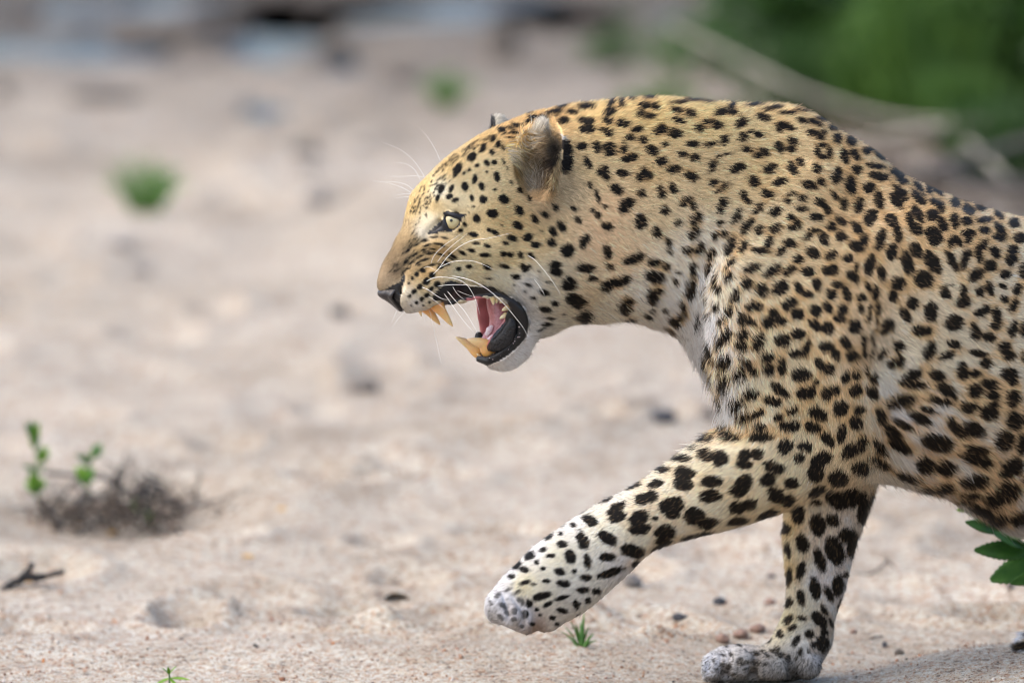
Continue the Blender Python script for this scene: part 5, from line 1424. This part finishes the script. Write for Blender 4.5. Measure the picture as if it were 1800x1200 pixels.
# loose grit: too many to count
def grit():
    mb_V, mb_F, mb_C = [], [], []
    V0, F0 = ICO1; F0 = np.array(F0)
    r = np.random.default_rng(77); n = 20000; o = 0
    cols = [lin(120, 84, 66), lin(70, 66, 64), lin(168, 132, 108), lin(150, 104, 80), lin(205, 196, 186), lin(40, 38, 40), lin(182, 120, 70)]
    pr = [.14, .06, .32, .14, .28, .02, .04]
    u = r.random(n)
    y = np.where(u < .55, r.uniform(-.35, .75, n), .6 + 4.0 * r.random(n) ** 1.3)
    x = r.uniform(-1, 1, n) * (.72 + np.maximum(y, 0) * .07)
    s = np.exp(r.normal(math.log(.00085), .42, n)) * (1 + .22 * np.maximum(y, 0))
    s = np.minimum(s, .0042 + .0006 * np.maximum(y, 0))
    keep = vnoise(x / .16, y / .3, None, 8) + r.uniform(-.7, .7, n) > -.25
    x, y, s = x[keep], y[keep], s[keep]
    z = gh(x, y)
    VV = V0[None] * (s[:, None] * r.uniform(.65, 1.25, (len(s), 3)))[:, None, :] * (1 + .18 * r.normal(size=(len(s), len(V0), 1)))
    VV = VV + np.stack([x, y, z + s * .25], -1)[:, None]
    FF = (F0[None] + (np.arange(len(s)) * len(V0))[:, None, None]).reshape(-1, 3)
    me = fast_mesh('gravel', VV.reshape(-1, 3), FF)
    k = r.choice(len(cols), len(s), p=pr)
    set_col(me, np.repeat(np.array(cols)[k] * r.uniform(.8, 1.15, (len(s), 1)), len(V0), 0))
    m, N, L, p = new_mat('grit', .85, spec=.3)
    a = node(N, 'ShaderNodeAttribute', attribute_name='Col'); tc = node(N, 'ShaderNodeTexCoord'); nz = node(N, 'ShaderNodeTexNoise'); nz.inputs['Scale'].default_value = 900
    L.new(tc.outputs['Object'], nz.inputs['Vector'])
    mx = node(N, 'ShaderNodeMix', data_type='RGBA', blend_type='MULTIPLY'); mx.inputs[0].default_value = .5
    L.new(a.outputs['Color'], mx.inputs[6]); L.new(nz.outputs['Color'], mx.inputs[7]); L.new(mx.outputs[2], p.inputs['Base Color'])
    me.materials.append(m)
    ob = bpy.data.objects.new('gravel', me); COL.objects.link(ob); tag(ob, kind='stuff')
grit()

# ------------------------------------------------------------------ leaves, stems, twigs
def leaf_mat(name, c0, c1, trans=.25, scale=60):
    m = noisy_mat(name, c0, c1, scale, .5, .25, scale * 3, .4, .001)
    p = m.node_tree.nodes['Principled BSDF']
    p.inputs['Subsurface Weight'].default_value = .0
    p.inputs['Transmission Weight'].default_value = .0
    N, L = m.node_tree.nodes, m.node_tree.links
    tr = N.new('ShaderNodeBsdfTranslucent'); mixs = N.new('ShaderNodeMixShader'); mixs.inputs[0].default_value = trans
    tr.inputs['Color'].default_value = (*[min(1, v * 1.6) for v in c1], 1)
    out = [n for n in N if n.type == 'OUTPUT_MATERIAL'][0]
    L.new(p.outputs[0], mixs.inputs[1]); L.new(tr.outputs[0], mixs.inputs[2]); L.new(mixs.outputs[0], out.inputs['Surface'])
    return m
LF_DARK = leaf_mat('leaf_dark_green', (.018, .075, .012), (.045, .135, .02))
LF_FRESH = leaf_mat('leaf_fresh_green', (.10, .22, .02), (.22, .38, .04))
LF_MID = leaf_mat('leaf_mid_green', (.035, .12, .02), (.09, .22, .04))
LF_YEL = leaf_mat('leaf_yellow', (.38, .20, .03), (.55, .33, .07), .2)
LF_BUSH = leaf_mat('bush_leaf', (.010, .038, .008), (.052, .122, .022), .3, 14)
LF_BUSH2 = leaf_mat('bush_leaf_bright', (.022, .074, .011), (.095, .19, .028), .35, 14)
LF_TUFT = leaf_mat('tuft_green', (.065, .165, .035), (.15, .30, .07), .35)
GRASS = leaf_mat('grass_green', (.03, .11, .02), (.10, .23, .05), .3)
STEM = noisy_mat('green_stem', (.05, .11, .03), (.09, .16, .05), 80, .6, .2)
BARK = noisy_mat('grey_bark', (.055, .048, .042), (.16, .14, .125), 70, .85, .7, 160, .2, .004)
BARKD = noisy_mat('dark_bark', (.010, .010, .011), (.045, .042, .042), 90, .8, .7, 200, .3, .003)
DEADW = noisy_mat('pale_deadwood', (.17, .15, .125), (.34, .31, .27), 40, .85, .6, 120, .2, .006)
LITTER = noisy_mat('dry_litter', (.045, .034, .026), (.17, .13, .10), 40, .9, .5)

def leaf_geo(base, d, up, length, width, serr=0, n=9, fold=.25, droop=.15, thick=.0004):
    """a leaf blade: midrib from base along d, real thickness, optional toothed edge"""
    d = np.array(d, float); d /= np.linalg.norm(d)
    up = np.array(up, float); up -= d * (up @ d); up /= max(np.linalg.norm(up), 1e-6)
    s = np.cross(d, up)
    V, Fc = [], []
    top = []
    for i in range(n):
        t = i / (n - 1)
        w = width / 2 * (math.sin(math.pi * min(1, (t * .93 + .035)) ** .85)) ** .8
        if serr and 0 < i < n - 1: w *= 1 + (serr if i % 2 else -serr)
        c = np.array(base) + d * (length * t) - up * (droop * length * t * t)
        for side in (-1, -.5, 0, .5, 1):
            top.append(c + s * (w * side) + up * (fold * w * abs(side)))
    for lay in (0, 1):
        for v in top: V.append(np.array(v) - up * (thick * lay))
    m = len(top)
    for i in range(n - 1):
        for k in range(4):
            a, b, c_, e = i * 5 + k, i * 5 + k + 1, (i + 1) * 5 + k + 1, (i + 1) * 5 + k
            Fc.append((a, b, c_, e)); Fc.append((m + e, m + c_, m + b, m + a))
    for i in range(n - 1):
        for k in (0, 4):
            a, b = i * 5 + k, (i + 1) * 5 + k
            Fc.append((a, b, m + b, m + a) if k == 0 else (b, a, m + a, m + b))
    return V, Fc

# --- toothed leafy plant at the right edge, under the belly
YP = .24
_px0 = at(1856, 1160, YP)[0]
PB = np.array([_px0, YP, float(gh(np.array([_px0]), np.array([YP]))[0])])
plant = empty('leafy_plant', tuple(PB), label='dark green toothed-leaf plant rising under the belly at the right edge', cat='plant')
def plant_leaf(a, b, width, mat, up=(0, -.8, .6), fold=.18, droop=.04, dy=0):
    A = at(a[0], a[1], YP + dy); B = at(b[0], b[1], YP + dy - .01)
    V, Fc = leaf_geo(A, B - A, up, np.linalg.norm(B - A), width * M_PX, .085, 23, fold, droop)
    mesh_obj('leaf', V, Fc, mat, plant)
main = [at(1856, 1160, YP), at(1860, 1080, YP), at(1846, 1010, YP), at(1815, 965, YP), at(1770, 940, YP), at(1725, 916, YP), at(1695, 897, YP)]
main[0] = PB - np.array([0, 0, .004])
V, Fc = tube(spline(main, 22), np.linspace(.0028, .0009, 22), 7); mesh_obj('stem', V, Fc, STEM, plant)
plant_leaf((1758,934), (1698,916), 27, LF_DARK)
plant_leaf((1800,960), (1748,936), 34, LF_DARK, up=(0, -.6, .8))
plant_leaf((1815,968), (1712,968), 40, LF_DARK, up=(.1, -.85, .5), droop=-.03)
plant_leaf((1838,985), (1741,1018), 52, LF_MID, up=(.0, -.9, .45))
plant_leaf((1835,1002), (1778,1026), 34, LF_MID, up=(.2, -.8, -.5), dy=-.02)
plant_leaf((1695,897), (1682,896), 9, LF_FRESH)
plant_leaf((1697,897), (1690,888), 11, LF_FRESH)
plant_leaf((1700,899), (1703,890), 10, LF_MID)
plant_leaf((1720,912), (1742,906), 14, LF_MID)
plant_leaf((1775,942), (1812,930), 30, LF_DARK)
plant_leaf((1845,1000), (1900,985), 44, LF_DARK)
plant_leaf((1840,1020), (1900,1040), 44, LF_MID)
plant_leaf((1815,965), (1880,950), 40, LF_DARK)
# --- fresh sprout at the bottom left
SB = hit(298, 1203)
sp = empty('sprout', tuple(SB), label='tiny yellow-green sprout with pointed leaves at the bottom left edge', cat='sprout')
ys = SB[1]
V, Fc = tube(spline([SB - np.array([0, 0, .004]), at(298, 1190, ys), at(297, 1182, ys)], 8), [.0012] * 8, 6); mesh_obj('stem', V, Fc, STEM, sp)
for (a, b, w, mt) in [((298,1191),(272,1201),7,LF_FRESH), ((298,1191),(332,1190),7,LF_FRESH), ((297,1185),(288,1172),6,LF_FRESH), ((297,1185),(307,1169),6,LF_FRESH), ((297,1184),(296,1170),6,LF_FRESH), ((298,1192),(312,1203),6,LF_FRESH)]:
    A, B = at(a[0], a[1], ys), at(b[0], b[1], ys - .008)
    V, Fc = leaf_geo(A, B - A, (0, -.5, .85), np.linalg.norm(B - A), w * M_PX, 0, 9, .2, .12); mesh_obj('leaf', V, Fc, mt, sp)
# --- grass tuft under the raised paw
GB = hit(1022, 1136)
gt = empty('grass_tuft', tuple(GB), label='small bright green grass tuft on the sand under the raised paw', cat='grass tuft')
def blade(name, base, tip, width, mat, parent, bend=.2):
    base, tip = np.array(base), np.array(tip)
    mid = (base + tip) / 2 + np.array([0, 0, bend * np.linalg.norm(tip - base)])
    C = spline([base, mid, tip], 9)
    V, Fc = tube(C, width / 2 * (1 - np.linspace(0, 1, 9) ** 2 * .92), 6, .35)
    return mesh_obj(name, V, Fc, mat, parent)
for (bx, tx, ty, w) in [(1022,1027,1076,9),(1020,1012,1095,7),(1020,1002,1090,5),(1018,990,1098,4),(1018,985,1108,4),(1026,1044,1112,8),(1024,1036,1100,6),(1026,1050,1124,6),(1016,996,1118,4),(1022,1020,1092,7)]:
    B = at(bx, 1136, GB[1] + rng.uniform(-.01, .01)); B[2] = GB[2] - .003
    T = at(tx, ty, GB[1] + rng.uniform(-.03, .02))
    blade('blade', B, T, w * M_PX, LF_MID if w > 5 else GRASS, gt, .10)

# --- blurred tufts in the middle distance
def tuft(px, py, w, h, label, n=46, mat=LF_TUFT, seed=1):
    P = hit(px, py); k = 1 / px_at(P); r = np.random.default_rng(seed)
    mb = MB()
    for q in range(n):
        a = r.uniform(-1, 1); b = np.array([a * .12 * w * k + r.normal(0, .004), r.normal(0, .12 * w * k * .5), -.004])
        t = b + np.array([a * .42 * w * k + r.normal(0, .1 * w * k), r.normal(0, .2 * w * k), h * k * r.uniform(.45, 1.0) * (1 - .35 * abs(a))])
        mid = (b + t) / 2 + np.array([0, 0, .15 * h * k])
        V, Fc = tube(spline([b, mid, t], 6), .0032 * (1 - np.linspace(0, 1, 6) ** 2 * .9), 4, .4); mb.add(V, Fc)
    o = mb.build('grass_tuft', mat); o.location = P
    return tag(o, label, 'grass tuft')
tuft(258, 374, 150, 128, 'blurred green grass tuft alone on the sand at the left', 52, seed=3)
tuft(782, 188, 110, 80, 'blurred bright green tuft on the sand above the forehead', 46, LF_TUFT, seed=4)

# --- dry brush with green shoots at the lower left
DB = hit(190, 925)
dy0 = DB[1]
db = empty('dry_brush', tuple(DB), label='low tangle of dry dark twigs half buried in the sand at lower left', cat='dry shrub')
r = np.random.default_rng(19)
def brush_bits(name, n, x0, x1, y0, y1, L0, L1, mat, rad=.0016):
    mb = MB()
    for q in range(n):
        px, py = r.uniform(x0, x1), r.uniform(y0, y1)
        Y = dy0 + r.uniform(-.10, .14)
        p = at(px, py, Y); ln = r.uniform(L0, L1)
        d = np.array([r.normal(0, 1), r.normal(0, .6), r.normal(.35, .5)]); d /= np.linalg.norm(d)
        c = [p]
        for s in range(3):
            d = d + r.normal(0, .35, 3); d /= np.linalg.norm(d); c.append(c[-1] + d * ln / 3)
        V, Fc = tube(spline(c, 7), rad * r.uniform(.5, 1.3) * np.linspace(1, .4, 7), 5); mb.add(V, Fc)
    o = mb.build(name, mat, db); tag(o, kind='stuff'); return o
brush_bits('twigs', 66, 75, 200, 868, 935, .02, .07, BARKD, .0022)
brush_bits('twigs', 90, 190, 300, 850, 935, .02, .08, BARKD, .0020)
brush_bits('twigs', 90, 70, 330, 880, 938, .02, .06, LITTER, .0024)
brush_bits('twigs', 40, 200, 300, 820, 900, .02, .05, BARK, .0012)
brush_bits('twigs', 40, 290, 410, 880, 925, .02, .06, BARK, .0014)
mb = MB()
for q in range(230):
    px, py = r.uniform(60, 320), r.uniform(885, 942)
    p = at(px, py, dy0 + r.uniform(-.12, .12)); d = r.normal(0, 1, 3)
    V, Fc = leaf_geo(p, d, r.normal(0, 1, 3), r.uniform(.008, .02), r.uniform(.005, .011), 0, 5, .2, .2); mb.add(V, Fc)
tag(mb.build('dead_leaves', LITTER, db), kind='stuff')
for rows, rad in [([(80,830),(120,834),(165,838),(205,845)], .0035), ([(180,940),(172,905),(200,870),(215,830),(232,806)], .0024), ([(225,935),(240,890),(262,850),(285,842)], .0022), ([(345,882),(343,860),(352,840),(346,826)], .0030),
                  ([(345,878),(330,862),(322,846)], .0016), ([(310,900),(360,885),(400,872),(440,858)], .0020), ([(280,925),(340,905),(395,885)], .0018), ([(215,930),(205,895),(195,870)], .0055), ([(245,940),(232,915),(212,888)], .005)]:
    C = spline([at(a, b, dy0 + .02) for a, b in rows], 14); V, Fc = tube(C, rad * np.linspace(1, .5, 14), 6)
    mesh_obj('branch', V, Fc, BARKD if rad > .0021 else BARK, db)
def shoot(rows, leaves, label):
    B = hit(rows[0][0], rows[0][1] + 8)
    o = empty('green_shoot', tuple(B), label=label, cat='shoot', group='green shoots in the dry brush')
    C = [at(a, b, dy0 - .03) for a, b in rows]
    V, Fc = tube(spline(C, 14), np.linspace(.0022, .0012, 14), 6); mesh_obj('stem', V, Fc, STEM, o)
    for (a, b, c, d, w) in leaves:
        A, T = at(a, b, dy0 - .03 + r.uniform(-.01, .01)), at(c, d, dy0 - .04 + r.uniform(-.02, .02))
        V, Fc = leaf_geo(A, T - A, (r.normal(0, .3), -.7, .6), np.linalg.norm(T - A), w * M_PX * 2.0, 0, 9, .2, .05); mesh_obj('leaf', V, Fc, LF_MID if r.random() < .7 else LF_FRESH, o)
shoot([(66,885),(64,850),(66,815),(62,785),(57,765)], [(60,775,46,742,9),(60,775,56,738,9),(61,776,67,742,8),(60,772,52,755,9),(62,790,52,770,8),(62,790,68,766,8),(65,806,84,784,11),(65,806,74,782,9),(65,812,88,795,9),(66,828,42,818,9),(66,832,80,815,8),(66,852,44,850,17),(66,852,80,845,15),(66,858,52,832,16),(65,868,60,840,18)],
      'taller green shoot with a leafy top at the left end of the dry brush')
shoot([(157,868),(154,840),(158,815),(166,795)], [(156,838,132,820,14),(156,842,134,838,14),(155,846,164,822,13),(158,818,148,798,9),(158,816,134,798,9),(162,806,178,778,11),(163,803,166,782,10),(163,808,182,794,9),(156,852,142,828,15),(156,850,150,822,13)],
      'shorter green shoot beside the taller one, second from the left')
shoot([(240,905),(238,890),(236,878)], [(238,895,228,880,9),(238,892,250,878,9),(238,890,238,868,8)], 'low green sprig among the grey twigs in the middle of the dry brush')
shoot([(268,930),(266,912),(264,900)], [(267,920,258,892,9),(267,922,274,890,9),(267,922,280,905,7)], 'single low green shoot at the right end of the dry brush')
def fallen_leaf(px, py, ln, label, mat=LF_YEL, seed=0):
    P = hit(px, py); k = ln / px_at(P)
    V, Fc = leaf_geo((-k / 2, 0, .003), (1, .3 * (seed % 3 - 1), .12), (0, -.3, 1), k, k * .5, 0, 7, .25, .2)
    o = mesh_obj('fallen_leaf', V, Fc, mat); o.location = P; o.rotation_euler = (0, 0, seed)
    return tag(o, label, 'leaf', 'fallen yellow leaves')
fallen_leaf(200, 942, 32, 'brightest fallen yellow leaf, at the foot of the dry brush', seed=1)
fallen_leaf(143, 926, 22, 'small orange fallen leaf under the dry brush, left of the brightest one', seed=2)
fallen_leaf(62, 920, 24, 'dull yellow fallen leaf at the left end of the dry brush', seed=3)
fallen_leaf(383, 905, 22, 'brown-orange fallen leaf at the right end of the dry brush', LITTER, 4)
fallen_leaf(490, 900, 24, 'lone yellow fallen leaf on bare sand right of the dry brush', seed=5)
fallen_leaf(437, 983, 24, 'lone orange fallen leaf on bare sand below the dry brush', seed=6)
fallen_leaf(52, 1031, 18, 'orange fallen leaf beside the forked black stick', seed=7)
# --- black stick, twig on the right
KS = hit(40, 1036)
ks = empty('forked_stick', tuple(KS), label='charred black forked stick on the sand at the left edge', cat='stick')
for rows, rad in [([(4,1040),(18,1028),(34,1018),(46,1006),(57,988)], .0060), ([(30,1022),(52,1014),(80,1012),(96,1007),(112,1004)], .0050), ([(60,1020),(84,1012),(104,1010)], .0030)]:
    C = spline([at(a, b, KS[1]) for a, b in rows], 14) + rng.normal(0, .0006, (14, 3)); V, Fc = tube(C, rad * np.linspace(1, .6, 14) * (1 + .15 * rng.normal(size=14)), 7)
    mesh_obj('branch', V, Fc, BARKD, ks)
TS = hit(1530, 1012)
ts = empty('twig', tuple(TS), label='thin crooked twig on the sand right of the planted foreleg', cat='twig')
for rows, rad in [([(1500,1006),(1523,1010),(1545,1000),(1558,988),(1566,991),(1572,996)], .0022), ([(1557,989),(1560,980),(1562,985)], .0014)]:
    C = spline([at(a, b, TS[1]) for a, b in rows], 14); V, Fc = tube(C, rad * np.linspace(1, .7, 14), 6); mesh_obj('branch', V, Fc, BARK, ts)
for (a, b, c, d, rad, lab) in [(1530,1126,1552,1122,.0011,'short dark twig lying right of the planted heel'), (446,1137,452,1141,.0016,'tiny black twig crumb on the sand near the bottom, left of centre')]:
    A, B = hit(a, b), hit(c, d); C = spline([A + [0, 0, .002], (A + B) / 2 + [0, 0, .004], B + [0, 0, .003]], 8); V, Fc = tube(C, rad, 6)
    tag(mesh_obj('twig', V, Fc, BARKD), lab, 'twig')

# ------------------------------------------------------------------ the green bank at upper right
def bush(px, py, w, h, label, mat, n=1500, leaf=.05, seed=0, stems=9, cat='bush', name='bush', group='bushes on the right bank', dist=None, long=2.4):
    P = hit(px, py); k = 1 / px_at(P); r = np.random.default_rng(seed + 100)
    W, Hh = w * k / 2, h * k
    o = empty(name, tuple(P), label=label, cat=cat, group=group)
    ms, ml = MB(), MB()
    tips = []
    for s in range(stems):
        a = r.uniform(0, 6.28); e = np.array([math.cos(a) * W * r.uniform(.3, 1), math.sin(a) * W * r.uniform(.3, .9), Hh * r.uniform(.55, 1.0)])
        C = spline([np.array([0, 0, -.02]) + r.normal(0, .03, 3) * [1, 1, 0], e * .5 + r.normal(0, .06, 3) + [0, 0, .1 * Hh], e], 9)
        V, Fc = tube(C + np.array(P), np.linspace(.011, .003, 9) * (Hh / .8 + .3), 5); ms.add(V, Fc)
        tips += [C[i] for i in range(3, 9)]
    tips = np.array(tips)
    tri = []
    for q in range(n):
        c = tips[r.integers(len(tips))] + r.normal(0, 1, 3) * [W * .22, W * .22, Hh * .13]
        c[2] = max(c[2], .02)
        d = np.array([c[0] / W, c[1] / W, .2]) + r.normal(0, .7, 3)
        V, Fc = leaf_lo(c + np.array(P), d, r.normal(0, .6, 3) + [0, -.3, 1], leaf * r.uniform(.6, 1.3), leaf / long * r.uniform(.7, 1.2)); ml.add(V, Fc)
    ms.build('stems', BARK, o); lo = ml.build('foliage', mat, o, smooth=False)
    tag(lo, kind='stuff')
    return o
def leaf_lo(b, d, up, ln, w):
    d = np.array(d, float); d /= np.linalg.norm(d); up = np.array(up, float); up -= d * (up @ d); up /= max(np.linalg.norm(up), 1e-6); s = np.cross(d, up)
    return [b, b + d * ln * .5 + s * w * .5 + up * w * .1, b + d * ln, b + d * ln * .5 - s * w * .5 + up * w * .1], [(0, 1, 2), (0, 2, 3)]
def grassclump(px, py, w, h, label, mat, n=300, seed=0):
    P = hit(px, py); k = 1 / px_at(P); r = np.random.default_rng(seed + 300)
    mb = MB()
    for q in range(n):
        a = r.normal(0, .38); b = np.array([a * w * k * .6, r.normal(0, .2 * w * k), -.01])
        t = b + np.array([a * w * k * .5 + r.normal(0, .12 * w * k), r.normal(0, .18 * w * k), h * k * r.uniform(.5, 1.05)])
        mid = (b + t) / 2 + np.array([0, 0, .16 * h * k])
        V, Fc = tube(spline([b, mid, t], 5), .0055 * (1 - np.linspace(0, 1, 5) ** 2 * .9), 3, .4); mb.add(V, Fc)
    o = mb.build('tall_grass', mat); o.location = P
    return tag(o, label, 'tall grass', 'grass clumps on the right bank')
bush(1500, 190, 330, 300, 'broad leafy bush on the bank behind the shoulder hump, behind the fallen pale branch', LF_BUSH, 2600, .06, 1)
bush(1690, 205, 300, 330, 'brightest green bush on the bank, right of the broad one', LF_BUSH2, 2600, .06, 2)
bush(1830, 250, 260, 380, 'dense dark green bush cut by the right edge of the picture', LF_BUSH, 2400, .06, 3)
bush(1420, 140, 110, 70, 'small round green bush just above the pale branch', LF_BUSH2, 450, .05, 4)
bush(1260, 130, 220, 90, 'low grey-green bush at the left end of the bank', LF_BUSH, 420, .045, 5)
bush(1600, 60, 420, 320, 'far bush at the top of the bank, behind the brightest one', LF_BUSH, 2200, .07, 6)
bush(1360, 40, 260, 200, 'far grey-green bush at the top, left of the small round bush', LF_BUSH, 1100, .06, 7)
bush(1180, 205, 120, 46, 'low sparse green herb on the sand behind the nape', LF_BUSH2, 260, .035, 8, 6, 'herb', 'low_herb', None)
bush(1090, 110, 130, 40, 'sparse grey-green herb patch above the neck, at the edge of the bank', LF_BUSH, 220, .035, 9, 6, 'herb', 'low_herb', None)
grassclump(1560, 225, 120, 190, 'tall grass clump between the broad bush and the brightest bush', LF_BUSH2, 260, 1)
grassclump(1745, 235, 150, 220, 'tall grass clump in front of the dense bush at the right edge', LF_BUSH2, 320, 2)
grassclump(1640, 215, 100, 120, 'short grass clump under the brightest bush', LF_BUSH2, 200, 3)
grassclump(1790, 330, 150, 170, 'lowest tall grass clump, at the right edge just above the back', LF_BUSH, 300, 5)
grassclump(1700, 260, 120, 150, 'tall grass clump left of the lowest one, behind the dark thick branch', LF_BUSH2, 240, 6)
grassclump(1650, 235, 170, 300, 'tallest grass clump, left of the dense bush and in front of the brightest one', LF_BUSH2, 420, 7)
grassclump(1800, 215, 130, 280, 'tall grass clump cut by the right edge, behind the dead branches', LF_BUSH2, 340, 8)
grassclump(1450, 215, 150, 160, 'dull grass clump under the broad bush, behind the shoulder hump', LF_BUSH, 260, 9)
grassclump(1240, 215, 90, 40, 'sparse low grass clump behind the back of the neck', GRASS, 90, 4)
def fallen(rows, rad, mat, label, n=26, seed=0):
    r = np.random.default_rng(seed)
    C = spline(rows, n) + r.normal(0, rad * .12, (n, 3))
    V, Fc = tube(C, rad * np.linspace(1, .75, n) * (1 + .08 * r.normal(size=n)), 8)
    o = mesh_obj('fallen_branch', V, Fc, mat, loc=tuple(C[0]))
    return tag(o, label, 'branch', 'dead branches on the right bank')
fallen([at(1180, 48, 9.3), at(1290, 100, 9.0), at(1400, 155, 8.7), at(1500, 190, 8.4), at(1600, 212, 8.1), at(1720, 214, 7.9), at(1830, 212, 7.7)], .0066, DEADW, 'long pale dead branch slanting down to the right in front of the bushes', 40, 1)
fallen([at(1480, 262, 7.9), at(1600, 232, 7.8), at(1720, 225, 7.8), at(1850, 230, 7.8)], .010, DEADW, 'thin pale dead branch lying level just under the long one', 26, 2)
fallen([at(1590, 318, 6.9), at(1680, 285, 7.0), at(1760, 262, 7.2), at(1840, 236, 7.3)], .011, BARK, 'grey dead branch rising to the right over the back', 26, 3)
fallen([at(1640, 296, 7.2), at(1720, 318, 7.0), at(1830, 330, 6.8)], .016, BARKD, 'dark thick dead branch low over the back at the right edge', 26, 4)
fallen([at(1560, 262, 7.8), at(1640, 300, 7.3), at(1700, 330, 7.0), at(1760, 350, 6.8)], .009, BARK, 'thin grey dead branch sloping down to the right over the back', 26, 5)
fallen([at(1700, 250, 7.6), at(1755, 300, 7.3), at(1790, 345, 7.0)], .008, DEADW, 'short pale dead branch leaning near the right edge', 20, 6)
mb = MB()
r = np.random.default_rng(91)
for q in range(1500):
    px, py = r.uniform(1230, 1850), r.uniform(185, 380)
    if py < 200 + (1500 - px) * .05: continue
    p = hit(px, py) if q % 6 == 0 else None
    if p is None: p = lastp + np.array([r.normal(0, .12), r.normal(0, .35), 0]); p[2] = gh(p[0], p[1]) + r.uniform(0, .02)
    else: lastp = p
    V, Fc = leaf_lo(p, r.normal(0, 1, 3) * [1, 1, .3], r.normal(0, .4, 3) + [0, 0, 1], r.uniform(.03, .08), r.uniform(.012, .035)); mb.add(V, Fc)
tag(mb.build('leaf_litter', LITTER, smooth=False), kind='stuff')
print('things', round(time.time() - T0, 1))
